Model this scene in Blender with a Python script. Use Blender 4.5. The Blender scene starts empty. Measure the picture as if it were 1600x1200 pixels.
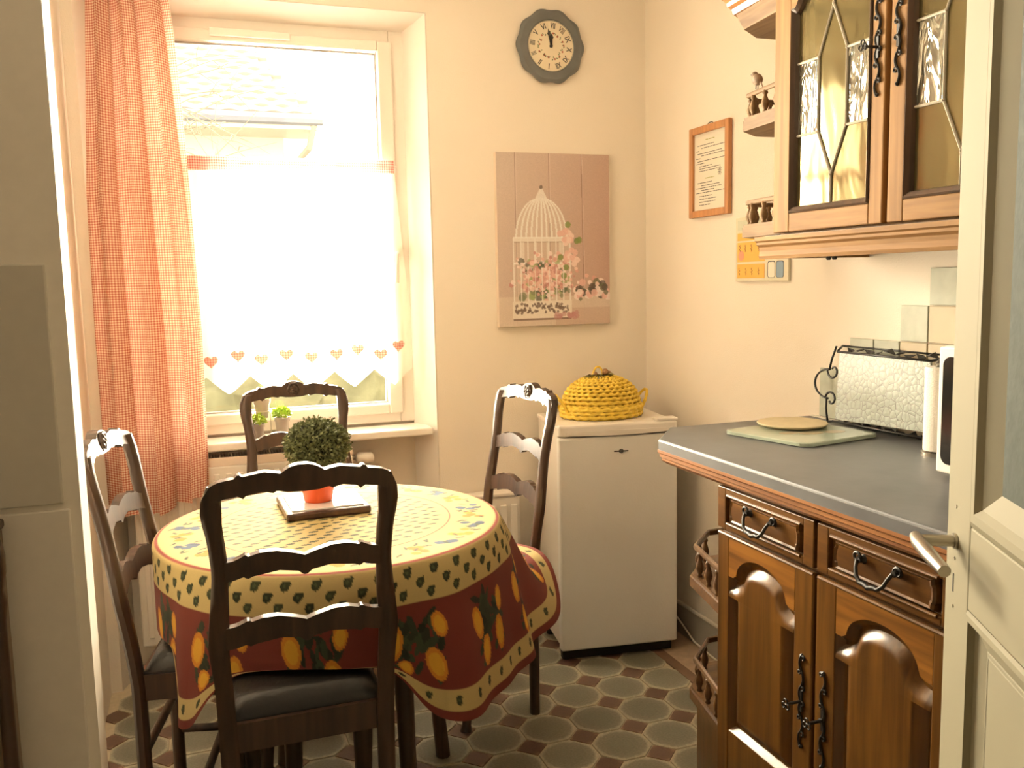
import bpy, bmesh, math, random
import numpy as np
from mathutils import Matrix, Vector
random.seed(7)
PI = math.pi
S = bpy.context.scene
COL = S.collection

# ------------------------------------------------------------------ camera, world, sun, exposure
CAM = Vector((-1.70, -3.18304, 1.36))
yaw, pitch, roll = math.radians(-19.468), math.radians(6.622), math.radians(-1.198)
fwd = Vector((-math.sin(yaw) * math.cos(pitch), math.cos(yaw) * math.cos(pitch), -math.sin(pitch)))
rgt = Vector((math.cos(yaw), math.sin(yaw), 0))
upv = rgt.cross(fwd)
r2 = rgt * math.cos(roll) + upv * math.sin(roll)
u2 = -rgt * math.sin(roll) + upv * math.cos(roll)
cd = bpy.data.cameras.new('camera')
cam = bpy.data.objects.new('camera', cd)
COL.objects.link(cam)
cd.sensor_width = 36.0
cd.lens = 36.0 * 1392.0 / 1600.0
cd.clip_start = 0.02
cam.matrix_world = Matrix(((r2.x, u2.x, -fwd.x, CAM.x), (r2.y, u2.y, -fwd.y, CAM.y), (r2.z, u2.z, -fwd.z, CAM.z), (0, 0, 0, 1)))
S.camera = cam

S.view_settings.view_transform = 'Standard'
S.view_settings.look = 'None'
S.view_settings.exposure = 0.0
S.view_settings.gamma = 1.0
S.view_settings.use_curve_mapping = False

world = bpy.data.worlds.new('world')
S.world = world
world.use_nodes = True
wn = world.node_tree
wn.nodes.clear()
wo = wn.nodes.new('ShaderNodeOutputWorld')
wb = wn.nodes.new('ShaderNodeBackground')
wb.inputs[0].default_value = (1.0, 0.85, 0.60, 1)
wb.inputs[1].default_value = 9.0
wn.links.new(wb.outputs[0], wo.inputs[0])

sd = bpy.data.lights.new('sun', 'SUN')
sd.energy = 9.0
sd.angle = math.radians(1.5)
sd.color = (1.0, 0.86, 0.6)
sun = bpy.data.objects.new('sun', sd)
COL.objects.link(sun)
sun.rotation_euler = Vector((-0.75, -0.50, -0.42)).to_track_quat('-Z', 'Y').to_euler()
sun.location = (3, 4, 5)
# sampling portal in the window opening (adds no light of its own)
pd = bpy.data.lights.new('window_portal', 'AREA')
pd.shape = 'RECTANGLE'; pd.size = 1.0; pd.size_y = 1.45
pd.cycles.is_portal = True
po = bpy.data.objects.new('window_portal', pd)
COL.objects.link(po)
po.location = (-1.44, 0.24, 1.55)
po.rotation_euler = (-PI / 2, 0, 0)

# added area lamp behind the pane, boosting the daylight into the room
ad = bpy.data.lights.new('window_daylight_boost', 'AREA')
ad.shape = 'RECTANGLE'; ad.size = 0.52; ad.size_y = 1.25
ad.energy = 365.0
ad.color = (1.0, 0.885, 0.685)
ao = bpy.data.objects.new('window_daylight_boost', ad)
COL.objects.link(ao)
ao.location = (-1.31, 0.19, 1.55)
ao.rotation_euler = (-PI / 2, 0, 0)

# ------------------------------------------------------------------ helpers
def lin(c):
    return tuple(((v / 255.0) / 12.92 if v / 255.0 <= 0.04045 else ((v / 255.0 + 0.055) / 1.055) ** 2.4) for v in c)

MATS = {}
def nmat(name):
    m = bpy.data.materials.new(name)
    m.use_nodes = True
    nt = m.node_tree
    b = nt.nodes['Principled BSDF']
    return m, nt, b
def node(nt, kind, **kw):
    n = nt.nodes.new(kind)
    for k, v in kw.items():
        setattr(n, k, v)
    return n
def mat(name, col, rough=0.5, metal=0.0, var=0.12, scale=6.0, bump=0.0, bscale=60.0, spec=None, stretch=None, coat=0.0, trans=0.0):
    if name in MATS: return MATS[name]
    m, nt, b = nmat(name)
    tc = node(nt, 'ShaderNodeTexCoord')
    mp = node(nt, 'ShaderNodeMapping')
    nt.links.new(tc.outputs['Object'], mp.inputs[0])
    if stretch: mp.inputs['Scale'].default_value = stretch
    nz = node(nt, 'ShaderNodeTexNoise')
    nz.inputs['Scale'].default_value = scale
    nz.inputs['Detail'].default_value = 5
    nt.links.new(mp.outputs[0], nz.inputs['Vector'])
    mx = node(nt, 'ShaderNodeMix', data_type='RGBA')
    mx.inputs[6].default_value = (*[min(1, c * (1 + var)) for c in col], 1)
    mx.inputs[7].default_value = (*[c * (1 - var) for c in col], 1)
    nt.links.new(nz.outputs[0], mx.inputs[0])
    nt.links.new(mx.outputs[2], b.inputs['Base Color'])
    b.inputs['Roughness'].default_value = rough
    b.inputs['Metallic'].default_value = metal
    if spec is not None: b.inputs['Specular IOR Level'].default_value = spec
    if coat: b.inputs['Coat Weight'].default_value = coat; b.inputs['Coat Roughness'].default_value = 0.1
    if bump:
        n2 = node(nt, 'ShaderNodeTexNoise'); n2.inputs['Scale'].default_value = bscale; n2.inputs['Detail'].default_value = 3
        nt.links.new(mp.outputs[0], n2.inputs['Vector'])
        bp = node(nt, 'ShaderNodeBump'); bp.inputs['Strength'].default_value = bump; bp.inputs['Distance'].default_value = 0.004
        nt.links.new(n2.outputs[0], bp.inputs['Height']); nt.links.new(bp.outputs[0], b.inputs['Normal'])
    MATS[name] = m
    return m
def wood(name, light, dark, rough=0.35, axis='Z', grain=70.0, coat=0.25, spec=0.5):
    if name in MATS: return MATS[name]
    m, nt, b = nmat(name)
    tc = node(nt, 'ShaderNodeTexCoord')
    mp = node(nt, 'ShaderNodeMapping')
    sc = {'Z': (1, 1, 0.06), 'Y': (1, 0.06, 1), 'X': (0.06, 1, 1)}[axis]
    mp.inputs['Scale'].default_value = sc
    nt.links.new(tc.outputs['Object'], mp.inputs[0])
    nz = node(nt, 'ShaderNodeTexNoise'); nz.inputs['Scale'].default_value = grain; nz.inputs['Detail'].default_value = 6; nz.inputs['Distortion'].default_value = 0.6
    nt.links.new(mp.outputs[0], nz.inputs['Vector'])
    n3 = node(nt, 'ShaderNodeTexNoise'); n3.inputs['Scale'].default_value = grain * 0.25; n3.inputs['Detail'].default_value = 3; n3.inputs['Distortion'].default_value = 1.5
    nt.links.new(mp.outputs[0], n3.inputs['Vector'])
    ad = node(nt, 'ShaderNodeMath', operation='ADD'); nt.links.new(nz.outputs[0], ad.inputs[0]); nt.links.new(n3.outputs[0], ad.inputs[1])
    rp = node(nt, 'ShaderNodeValToRGB')
    rp.color_ramp.elements[0].position = 0.36; rp.color_ramp.elements[0].color = (*dark, 1)
    rp.color_ramp.elements[1].position = 0.62; rp.color_ramp.elements[1].color = (*light, 1)
    hf = node(nt, 'ShaderNodeMath', operation='MULTIPLY'); hf.inputs[1].default_value = 0.5
    nt.links.new(ad.outputs[0], hf.inputs[0]); nt.links.new(hf.outputs[0], rp.inputs[0])
    nt.links.new(rp.outputs[0], b.inputs['Base Color'])
    b.inputs['Roughness'].default_value = rough
    b.inputs['Specular IOR Level'].default_value = spec
    b.inputs['Coat Weight'].default_value = coat; b.inputs['Coat Roughness'].default_value = 0.25
    bp = node(nt, 'ShaderNodeBump'); bp.inputs['Strength'].default_value = 0.15; bp.inputs['Distance'].default_value = 0.002
    nt.links.new(nz.outputs[0], bp.inputs['Height']); nt.links.new(bp.outputs[0], b.inputs['Normal'])
    MATS[name] = m
    return m
def vcol_mat(name, rough=0.8, translucent=0.0, bump=0.0, bscale=900):
    m, nt, b = nmat(name)
    at = node(nt, 'ShaderNodeAttribute', attribute_name='print')
    nz = node(nt, 'ShaderNodeTexNoise'); nz.inputs['Scale'].default_value = 300
    mx = node(nt, 'ShaderNodeMix', data_type='RGBA', blend_type='MULTIPLY'); mx.inputs[0].default_value = 0.15
    nt.links.new(at.outputs['Color'], mx.inputs[6]); nt.links.new(nz.outputs[0], mx.inputs[7])
    nt.links.new(mx.outputs[2], b.inputs['Base Color'])
    b.inputs['Roughness'].default_value = rough
    if bump:
        n2 = node(nt, 'ShaderNodeTexNoise'); n2.inputs['Scale'].default_value = bscale
        bp = node(nt, 'ShaderNodeBump'); bp.inputs['Strength'].default_value = bump; bp.inputs['Distance'].default_value = 0.002
        nt.links.new(n2.outputs[0], bp.inputs['Height']); nt.links.new(bp.outputs[0], b.inputs['Normal'])
    MATS[name] = m
    return m

WM = {}            # world matrix of every empty / mesh made here
def wmat(o):
    return WM.get(o.name, Matrix.Identity(4))
def link(o, loc=(0, 0, 0), rotz=0.0, parent=None):
    COL.objects.link(o)
    L = Matrix.Translation(loc) @ Matrix.Rotation(rotz, 4, 'Z')
    o.location = loc; o.rotation_euler = (0, 0, rotz)
    if parent is not None:
        o.parent = parent
        WM[o.name] = wmat(parent) @ L
    else:
        WM[o.name] = L
def tag(o, label=None, cat=None, group=None, kind=None):
    if label: o['label'] = label
    if cat: o['category'] = cat
    if group: o['group'] = group
    if kind: o['kind'] = kind
    return o
def thing(name, label, cat, loc=(0, 0, 0), rotz=0.0, group=None):
    o = bpy.data.objects.new(name, None)
    o.empty_display_size = 0.05
    link(o, loc, rotz)
    return tag(o, label, cat, group)
def obj(name, bm, m, parent=None, local=False, smooth=False, loc=None, kind=None, label=None, angle=None):
    """One bmesh -> one mesh object. World coords unless local=True (parent coords)."""
    if parent is None and loc is not None and not local:
        bm.transform(Matrix.Translation(loc).inverted())
    if parent is not None and not local:
        bm.transform(wmat(parent).inverted())
    bmesh.ops.recalc_face_normals(bm, faces=bm.faces)
    me = bpy.data.meshes.new(name)
    bm.to_mesh(me); bm.free()
    if m is not None: me.materials.append(m)
    if smooth:
        me.polygons.foreach_set('use_smooth', [True] * len(me.polygons))
        if angle: me.set_sharp_from_angle(angle=math.radians(angle))
    o = bpy.data.objects.new(name, me)
    link(o, loc if (loc is not None) else (0, 0, 0), 0.0, parent)
    if kind: o['kind'] = kind
    if label: o['label'] = label
    return o
def raw(name, verts, faces, m, parent=None, smooth=False, local=False, kind=None, col=None, uv=None):
    me = bpy.data.meshes.new(name)
    v = np.asarray(verts, dtype=np.float64).reshape(-1, 3)
    if parent is not None and not local:
        I = np.array(wmat(parent).inverted()); v = v @ I[:3, :3].T + I[:3, 3]
    me.from_pydata([tuple(x) for x in v], [], faces)
    me.materials.append(m)
    if smooth: me.polygons.foreach_set('use_smooth', [True] * len(me.polygons))
    if col is not None:
        a = me.color_attributes.new('print', 'FLOAT_COLOR', 'POINT')
        c4 = np.ones((len(v), 4), dtype=np.float32); c4[:, :3] = np.asarray(col).reshape(-1, 3)
        a.data.foreach_set('color', c4.ravel())
    if uv is not None:
        ul = me.uv_layers.new(name='cloth')
        idx = np.zeros(len(me.loops), dtype=np.int32); me.loops.foreach_get('vertex_index', idx)
        ul.data.foreach_set('uv', np.asarray(uv, dtype=np.float32).reshape(-1, 2)[idx].ravel())
    o = bpy.data.objects.new(name, me)
    link(o, (0, 0, 0), 0.0, parent)
    if kind: o['kind'] = kind
    return o
def copy_tree(o, loc, rotz, label=None, group=None):
    c = o.copy(); COL.objects.link(c); c.location = loc; c.rotation_euler = (0, 0, rotz)
    WM[c.name] = Matrix.Translation(loc) @ Matrix.Rotation(rotz, 4, 'Z')
    if label: c['label'] = label
    if group: c['group'] = group
    def rec(src, dst):
        for ch in list(src.children):
            d = ch.copy(); COL.objects.link(d); d.parent = dst; WM[d.name] = wmat(dst) @ ch.matrix_basis
            rec(ch, d)
    rec(o, c)
    return c

def BM(): return bmesh.new()
def box(bm, x0, x1, y0, y1, z0, z1, bev=0.0, seg=2):
    vs = [bm.verts.new(p) for p in ((x0, y0, z0), (x1, y0, z0), (x1, y1, z0), (x0, y1, z0), (x0, y0, z1), (x1, y0, z1), (x1, y1, z1), (x0, y1, z1))]
    fs = [bm.faces.new([vs[i] for i in f]) for f in ((0, 3, 2, 1), (4, 5, 6, 7), (0, 1, 5, 4), (1, 2, 6, 5), (2, 3, 7, 6), (3, 0, 4, 7))]
    if bev > 0:
        es = list({e for f in fs for e in f.edges})
        bmesh.ops.bevel(bm, geom=es, offset=bev, segments=seg, profile=0.5, affect='EDGES')
    return bm
def prism(bm, pts, z0, z1):
    """polygon pts (x,y) extruded in z"""
    a = [bm.verts.new((x, y, z0)) for x, y in pts]; b = [bm.verts.new((x, y, z1)) for x, y in pts]
    n = len(pts)
    bm.faces.new(list(reversed(a))); bm.faces.new(b)
    for i in range(n): bm.faces.new((a[i], a[(i + 1) % n], b[(i + 1) % n], b[i]))
    return bm
def tube(bm, pts, r, n=8, closed=False, flat=1.0, cap=True):
    pts = [Vector(p) for p in pts]; N = len(pts)
    rf = r if callable(r) else (lambda t: r)
    rings = []; nrm = None
    for i, p in enumerate(pts):
        if closed: t = pts[(i + 1) % N] - pts[i - 1]
        else: t = pts[min(i + 1, N - 1)] - pts[max(i - 1, 0)]
        if t.length < 1e-9: t = Vector((0, 0, 1))
        t.normalize()
        if nrm is None:
            a = Vector((0, 0, 1)) if abs(t.z) < 0.9 else Vector((1, 0, 0))
            nrm = (a - t * a.dot(t)).normalized()
        else:
            nrm = nrm - t * nrm.dot(t)
            nrm = nrm.normalized() if nrm.length > 1e-6 else t.orthogonal().normalized()
        b = t.cross(nrm); rr = rf(i / max(1, N - 1))
        rings.append([bm.verts.new(p + nrm * (rr * math.cos(2 * PI * k / n)) + b * (rr * flat * math.sin(2 * PI * k / n))) for k in range(n)])
    M = N if closed else N - 1
    for i in range(M):
        A, B = rings[i], rings[(i + 1) % N]
        for k in range(n): bm.faces.new((A[k], A[(k + 1) % n], B[(k + 1) % n], B[k]))
    if not closed and cap:
        bm.faces.new(list(reversed(rings[0]))); bm.faces.new(rings[-1])
    return bm
def lathe(bm, prof, n=20, c=(0, 0, 0), sx=1.0, sy=1.0, cap=True):
    rings = [[bm.verts.new((c[0] + r * sx * math.cos(2 * PI * k / n), c[1] + r * sy * math.sin(2 * PI * k / n), c[2] + z)) for k in range(n)] for r, z in prof]
    for A, B in zip(rings, rings[1:]):
        for k in range(n): bm.faces.new((A[k], A[(k + 1) % n], B[(k + 1) % n], B[k]))
    if cap:
        bm.faces.new(list(reversed(rings[0]))); bm.faces.new(rings[-1])
    return bm
def plank(bm, xs, lower, upper, c0, c1, bow=None):
    """board in the (a,b,c) frame: outline between lower(x) and upper(x), thickness c0..c1"""
    L = []
    for x in xs:
        k = bow(x) if bow else 0.0
        lo, hi = lower(x), upper(x)
        L.append([bm.verts.new(p) for p in ((x, lo, c0 + k), (x, hi, c0 + k), (x, hi, c1 + k), (x, lo, c1 + k))])
    for A, B in zip(L, L[1:]):
        for i in range(4): bm.faces.new((A[i], A[(i + 1) % 4], B[(i + 1) % 4], B[i]))
    bm.faces.new(list(reversed(L[0]))); bm.faces.new(L[-1])
    return bm
def inset(pts, d):
    n = len(pts); out = []
    for i in range(n):
        p0, p1, p2 = pts[i - 1], pts[i], pts[(i + 1) % n]
        e1 = Vector((p1[0] - p0[0], p1[1] - p0[1])); e2 = Vector((p2[0] - p1[0], p2[1] - p1[1]))
        if e1.length < 1e-9: e1 = e2
        if e2.length < 1e-9: e2 = e1
        e1.normalize(); e2.normalize()
        n1 = Vector((-e1.y, e1.x)); n2 = Vector((-e2.y, e2.x))
        b = n1 + n2
        if b.length < 1e-6: b = n1
        b.normalize(); k = d / max(0.45, b.dot(n1))
        out.append((p1[0] + b.x * k, p1[1] + b.y * k))
    return out
def loft(bm, outlines, cap_first=False):
    """outlines = [(pts2d, depth)...] -> stepped relief"""
    R = [[bm.verts.new((x, y, c)) for x, y in pts] for pts, c in outlines]
    n = len(R[0])
    for A, B in zip(R, R[1:]):
        for i in range(n): bm.faces.new((A[i], A[(i + 1) % n], B[(i + 1) % n], B[i]))
    bm.faces.new(R[-1])
    if cap_first: bm.faces.new(list(reversed(R[0])))
    return bm
def frame_right(xf, y0, z0=0.0):   # faces -X : a runs towards the camera (-Y), b up, c out of the face
    return Matrix(((0, 0, -1, xf), (-1, 0, 0, y0), (0, 1, 0, z0), (0, 0, 0, 1)))
def frame_back(x0, yf, z0=0.0):    # faces -Y : a = +X, b up, c out of the face
    return Matrix(((1, 0, 0, x0), (0, 0, -1, yf), (0, 1, 0, z0), (0, 0, 0, 1)))
def interp(tab):
    xs = [t[0] for t in tab]; ys = [t[1] for t in tab]
    return lambda x: float(np.interp(x, xs, ys))
def leaf_ball(bm, c, r, n, size, seed, zmin=-1.0, squash=1.0):
    rnd = random.Random(seed)
    for _ in range(n):
        u = rnd.uniform(zmin, 1); a = rnd.uniform(0, 2 * PI); s = math.sqrt(1 - u * u)
        d = Vector((s * math.cos(a), s * math.sin(a), u))
        rr = r * (rnd.uniform(0.72, 1.04) + (rnd.uniform(0, 0.12) if rnd.random() < 0.2 else 0))
        p = Vector(c) + Vector((d.x * rr, d.y * rr, d.z * rr * squash))
        t = d.orthogonal().normalized(); t.rotate(Matrix.Rotation(rnd.uniform(0, 6.28), 3, d))
        o = (d * rnd.uniform(0.2, 1.0) + t * rnd.uniform(-0.4, 0.8)).normalized()
        w = o.cross(t if abs(o.dot(t)) < 0.95 else d).normalized()
        L = size * rnd.uniform(0.7, 1.3); W = L * 0.32
        q = [p - o * L * 0.5, p + w * W, p + o * L * 0.5, p - w * W]
        vs = [bm.verts.new(x) for x in q]
        bm.faces.new(vs)
    return bm

# ------------------------------------------------------------------ materials
M_wall = mat('painted_wall', (0.88, 0.80, 0.69), 0.75, var=0.03, scale=3, bump=0.25, bscale=240)
M_white = mat('white_plastic', (0.86, 0.80, 0.72), 0.35, var=0.02)
M_reveal = mat('white_paint', (0.88, 0.82, 0.75), 0.5, var=0.02)
M_ceil = mat('ceiling_paint', (0.85, 0.78, 0.68), 0.8, var=0.02)
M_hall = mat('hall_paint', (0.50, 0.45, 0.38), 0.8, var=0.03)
M_pier = mat('shaded_paint', (0.88, 0.82, 0.72), 0.7, var=0.05, scale=40)  # plain pale paint of the left pier
M_pier_grey = mat('grey_rectangle', (0.62, 0.58, 0.50), 0.7, var=0.05, scale=40)
M_chair = wood('dark_chair_wood', (0.066, 0.034, 0.019), (0.028, 0.015, 0.009), rough=0.40, grain=50, coat=0.25)
M_leather = mat('black_leather', (0.018, 0.017, 0.017), 0.36, var=0.2, bump=0.3, bscale=90)
M_oak = wood('oak_upper_lit', (0.30, 0.165, 0.062), (0.19, 0.098, 0.034), rough=0.6, grain=60, coat=0.0, spec=0.15)  # same oak as the base units, stronger light put into the colour
M_oaky = wood('oak_upper_rail_lit', (0.30, 0.165, 0.062), (0.18, 0.092, 0.032), rough=0.6, axis='Y', grain=60, coat=0.0, spec=0.15)
M_oakd = wood('dark_oak_bead', (0.08, 0.04, 0.018), (0.04, 0.02, 0.01), rough=0.4)
M_base = wood('oak_base_shaded', (0.145, 0.062, 0.010), (0.060, 0.024, 0.004), rough=0.3, grain=60, coat=0.4)  # same oak as the upper units, weaker light put into a darker colour
M_basey = wood('oak_base_rail_shaded', (0.165, 0.070, 0.012), (0.065, 0.026, 0.005), rough=0.3, axis='Y', grain=60, coat=0.4)
M_archrail = wood('amber_oak_arch', (0.27, 0.112, 0.018), (0.11, 0.043, 0.008), rough=0.32, axis='Y', grain=60, coat=0.3)
M_orange_oak = wood('orange_oak_edge', (0.46, 0.20, 0.06), (0.24, 0.09, 0.025), rough=0.4, axis='Y', grain=45)
M_iron = mat('black_iron', (0.012, 0.011, 0.010), 0.45, var=0.2)
M_counter = mat('grey_laminate', (0.115, 0.12, 0.127), 0.42, var=0.35, scale=9, bump=0.05)
M_lead = mat('lead_came', (0.46, 0.42, 0.34), 0.45, metal=0.2)
M_dark = mat('dark_gap', (0.015, 0.013, 0.011), 0.8)
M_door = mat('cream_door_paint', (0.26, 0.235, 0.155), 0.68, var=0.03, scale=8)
M_steel = mat('brushed_steel', (0.45, 0.42, 0.36), 0.3, metal=0.9)
M_orangepot = mat('orange_ceramic', (0.75, 0.10, 0.015), 0.45)
M_green = mat('boxwood_green', (0.15, 0.17, 0.07), 0.6, var=0.5, scale=30)
M_lime = mat('lime_leaf_green', (0.36, 0.50, 0.06), 0.6, var=0.4, scale=30)
M_zinc = mat('grey_pot', (0.36, 0.31, 0.26), 0.55)
M_yellow = mat('yellow_wicker', (0.78, 0.54, 0.06), 0.55, var=0.25, scale=60, bump=0.4, bscale=200)
M_dried = mat('dried_leaf', (0.30, 0.27, 0.12), 0.8, var=0.5, scale=40)
M_frame = wood('picture_wood', (0.52, 0.24, 0.08), (0.36, 0.15, 0.05), rough=0.45)
M_paper = mat('white_paper', (0.80, 0.74, 0.62), 0.7, var=0.03)
M_ink = mat('dark_ink', (0.05, 0.045, 0.04), 0.7)
M_slate = mat('slate_clock_rim', (0.15, 0.155, 0.15), 0.6, var=0.25, scale=20)
M_dial = mat('cream_dial', (0.80, 0.70, 0.52), 0.5, var=0.04)
M_orangeprint = mat('orange_print', (0.85, 0.42, 0.07), 0.6, var=0.08)
M_skirt = mat('grey_skirting', (0.40, 0.38, 0.34), 0.5)
M_tileglass = mat('pale_glazed_tile', (0.47, 0.49, 0.40), 0.45, spec=0.2, var=0.2, scale=25, bump=0.15, bscale=50)
M_tilecream = mat('cream_glazed_tile', (0.50, 0.42, 0.29), 0.45, spec=0.2, var=0.08, scale=15)
M_glassboard = mat('mint_glass_board', (0.36, 0.42, 0.34), 0.12, var=0.2, scale=10)
M_cork = mat('pale_cork', (0.66, 0.56, 0.36), 0.6, var=0.15, scale=40)

def simple(name, build):
    m, nt, b = nmat(name); build(m, nt, b); MATS[name] = m; return m

# clear window glass: lets light straight through, with a faint gloss
def _g(m, nt, b):
    nt.nodes.remove(b)
    out = nt.nodes['Material Output']
    t = node(nt, 'ShaderNodeBsdfTransparent'); g = node(nt, 'ShaderNodeBsdfGlossy'); g.inputs['Roughness'].default_value = 0.02
    f = node(nt, 'ShaderNodeFresnel'); f.inputs[0].default_value = 1.45
    mx = node(nt, 'ShaderNodeMixShader')
    nt.links.new(f.outputs[0], mx.inputs[0]); nt.links.new(t.outputs[0], mx.inputs[1]); nt.links.new(g.outputs[0], mx.inputs[2])
    nt.links.new(mx.outputs[0], out.inputs[0])
M_glass = simple('window_glass', _g)

# sheer cream voile
def _sheer(m, nt, b):
    nt.nodes.remove(b)
    out = nt.nodes['Material Output']
    t = node(nt, 'ShaderNodeBsdfTransparent'); tl = node(nt, 'ShaderNodeBsdfTranslucent'); df = node(nt, 'ShaderNodeBsdfDiffuse')
    nz = node(nt, 'ShaderNodeTexNoise'); nz.inputs['Scale'].default_value = 500
    rp = node(nt, 'ShaderNodeValToRGB'); rp.color_ramp.elements[0].color = (0.90, 0.84, 0.74, 1); rp.color_ramp.elements[1].color = (0.96, 0.92, 0.84, 1)
    nt.links.new(nz.outputs[0], rp.inputs[0])
    for x in (tl, df): nt.links.new(rp.outputs[0], x.inputs[0])
    t.inputs[0].default_value = (1, 0.97, 0.9, 1)
    a = node(nt, 'ShaderNodeMixShader'); a.inputs[0].default_value = 0.35
    nt.links.new(tl.outputs[0], a.inputs[1]); nt.links.new(df.outputs[0], a.inputs[2])
    c = node(nt, 'ShaderNodeMixShader'); c.inputs[0].default_value = 0.78
    nt.links.new(t.outputs[0], c.inputs[1]); nt.links.new(a.outputs[0], c.inputs[2])
    nt.links.new(c.outputs[0], out.inputs[0])
M_sheer = simple('sheer_voile', _sheer)

def gingham(name, period, red, pink, white, transl):
    def build(m, nt, b):
        nt.nodes.remove(b)
        out = nt.nodes['Material Output']
        uv = node(nt, 'ShaderNodeUVMap', uv_map='cloth')
        sp = node(nt, 'ShaderNodeSeparateXYZ'); nt.links.new(uv.outputs[0], sp.inputs[0])
        bands = []
        for k in (0, 1):
            d = node(nt, 'ShaderNodeMath', operation='DIVIDE'); d.inputs[1].default_value = period; nt.links.new(sp.outputs[k], d.inputs[0])
            fr = node(nt, 'ShaderNodeMath', operation='FRACT'); nt.links.new(d.outputs[0], fr.inputs[0])
            g = node(nt, 'ShaderNodeMath', operation='GREATER_THAN'); g.inputs[1].default_value = 0.5; nt.links.new(fr.outputs[0], g.inputs[0])
            bands.append(g)
        s = node(nt, 'ShaderNodeMath', operation='ADD'); nt.links.new(bands[0].outputs[0], s.inputs[0]); nt.links.new(bands[1].outputs[0], s.inputs[1])
        h = node(nt, 'ShaderNodeMath', operation='MULTIPLY'); h.inputs[1].default_value = 0.5; nt.links.new(s.outputs[0], h.inputs[0])
        rp = node(nt, 'ShaderNodeValToRGB'); rp.color_ramp.interpolation = 'CONSTANT'
        e = rp.color_ramp.elements; e[0].position = 0.0; e[0].color = (*white, 1); e[1].position = 0.9; e[1].color = (*red, 1)
        n = e.new(0.4); n.color = (*pink, 1)
        nt.links.new(h.outputs[0], rp.inputs[0])
        tl = node(nt, 'ShaderNodeBsdfTranslucent'); df = node(nt, 'ShaderNodeBsdfDiffuse')
        for x in (tl, df): nt.links.new(rp.outputs[0], x.inputs[0])
        a = node(nt, 'ShaderNodeMixShader'); a.inputs[0].default_value = transl
        nt.links.new(df.outputs[0], a.inputs[1]); nt.links.new(tl.outputs[0], a.inputs[2])
        nt.links.new(a.outputs[0], out.inputs[0])
    return simple(name, build)
M_ging = gingham('red_gingham', 0.0082, (0.50, 0.16, 0.11), (0.70, 0.38, 0.28), (0.90, 0.78, 0.62), 0.34)
M_gingpink = gingham('pink_gingham', 0.009, (0.55, 0.17, 0.15), (0.72, 0.38, 0.34), (0.85, 0.70, 0.62), 0.10)

M_heart = gingham('heart_gingham', 0.009, (0.74, 0.30, 0.26), (0.82, 0.48, 0.42), (0.90, 0.74, 0.66), 0.22)

# amber leaded glass, mirror-like
def _amber(bumpk, bscale, ca, cb):
    def f(m, nt, b):
        b.inputs['Metallic'].default_value = 0.7; b.inputs['Roughness'].default_value = 0.08
        tc = node(nt, 'ShaderNodeTexCoord')
        nz = node(nt, 'ShaderNodeTexNoise'); nz.inputs['Scale'].default_value = 3; nt.links.new(tc.outputs['Object'], nz.inputs[0])
        rp = node(nt, 'ShaderNodeValToRGB'); rp.color_ramp.elements[0].color = (*ca, 1); rp.color_ramp.elements[1].color = (*cb, 1)
        nt.links.new(nz.outputs[0], rp.inputs[0]); nt.links.new(rp.outputs[0], b.inputs['Base Color'])
        mp = node(nt, 'ShaderNodeMapping'); mp.inputs['Scale'].default_value = (1, 1, 0.3); nt.links.new(tc.outputs['Object'], mp.inputs[0])
        n2 = node(nt, 'ShaderNodeTexNoise'); n2.inputs['Scale'].default_value = bscale; n2.inputs['Distortion'].default_value = 1.2; nt.links.new(mp.outputs[0], n2.inputs[0])
        bp = node(nt, 'ShaderNodeBump'); bp.inputs['Strength'].default_value = bumpk; bp.inputs['Distance'].default_value = 0.01
        nt.links.new(n2.outputs[0], bp.inputs['Height']); nt.links.new(bp.outputs[0], b.inputs['Normal'])
    return f
M_amber = simple('amber_glass', _amber(0.22, 7, (0.16, 0.135, 0.06), (0.34, 0.29, 0.15)))
M_streaky = simple('streaky_glass', _amber(1.0, 30, (0.22, 0.21, 0.17), (0.42, 0.40, 0.32)))

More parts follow.
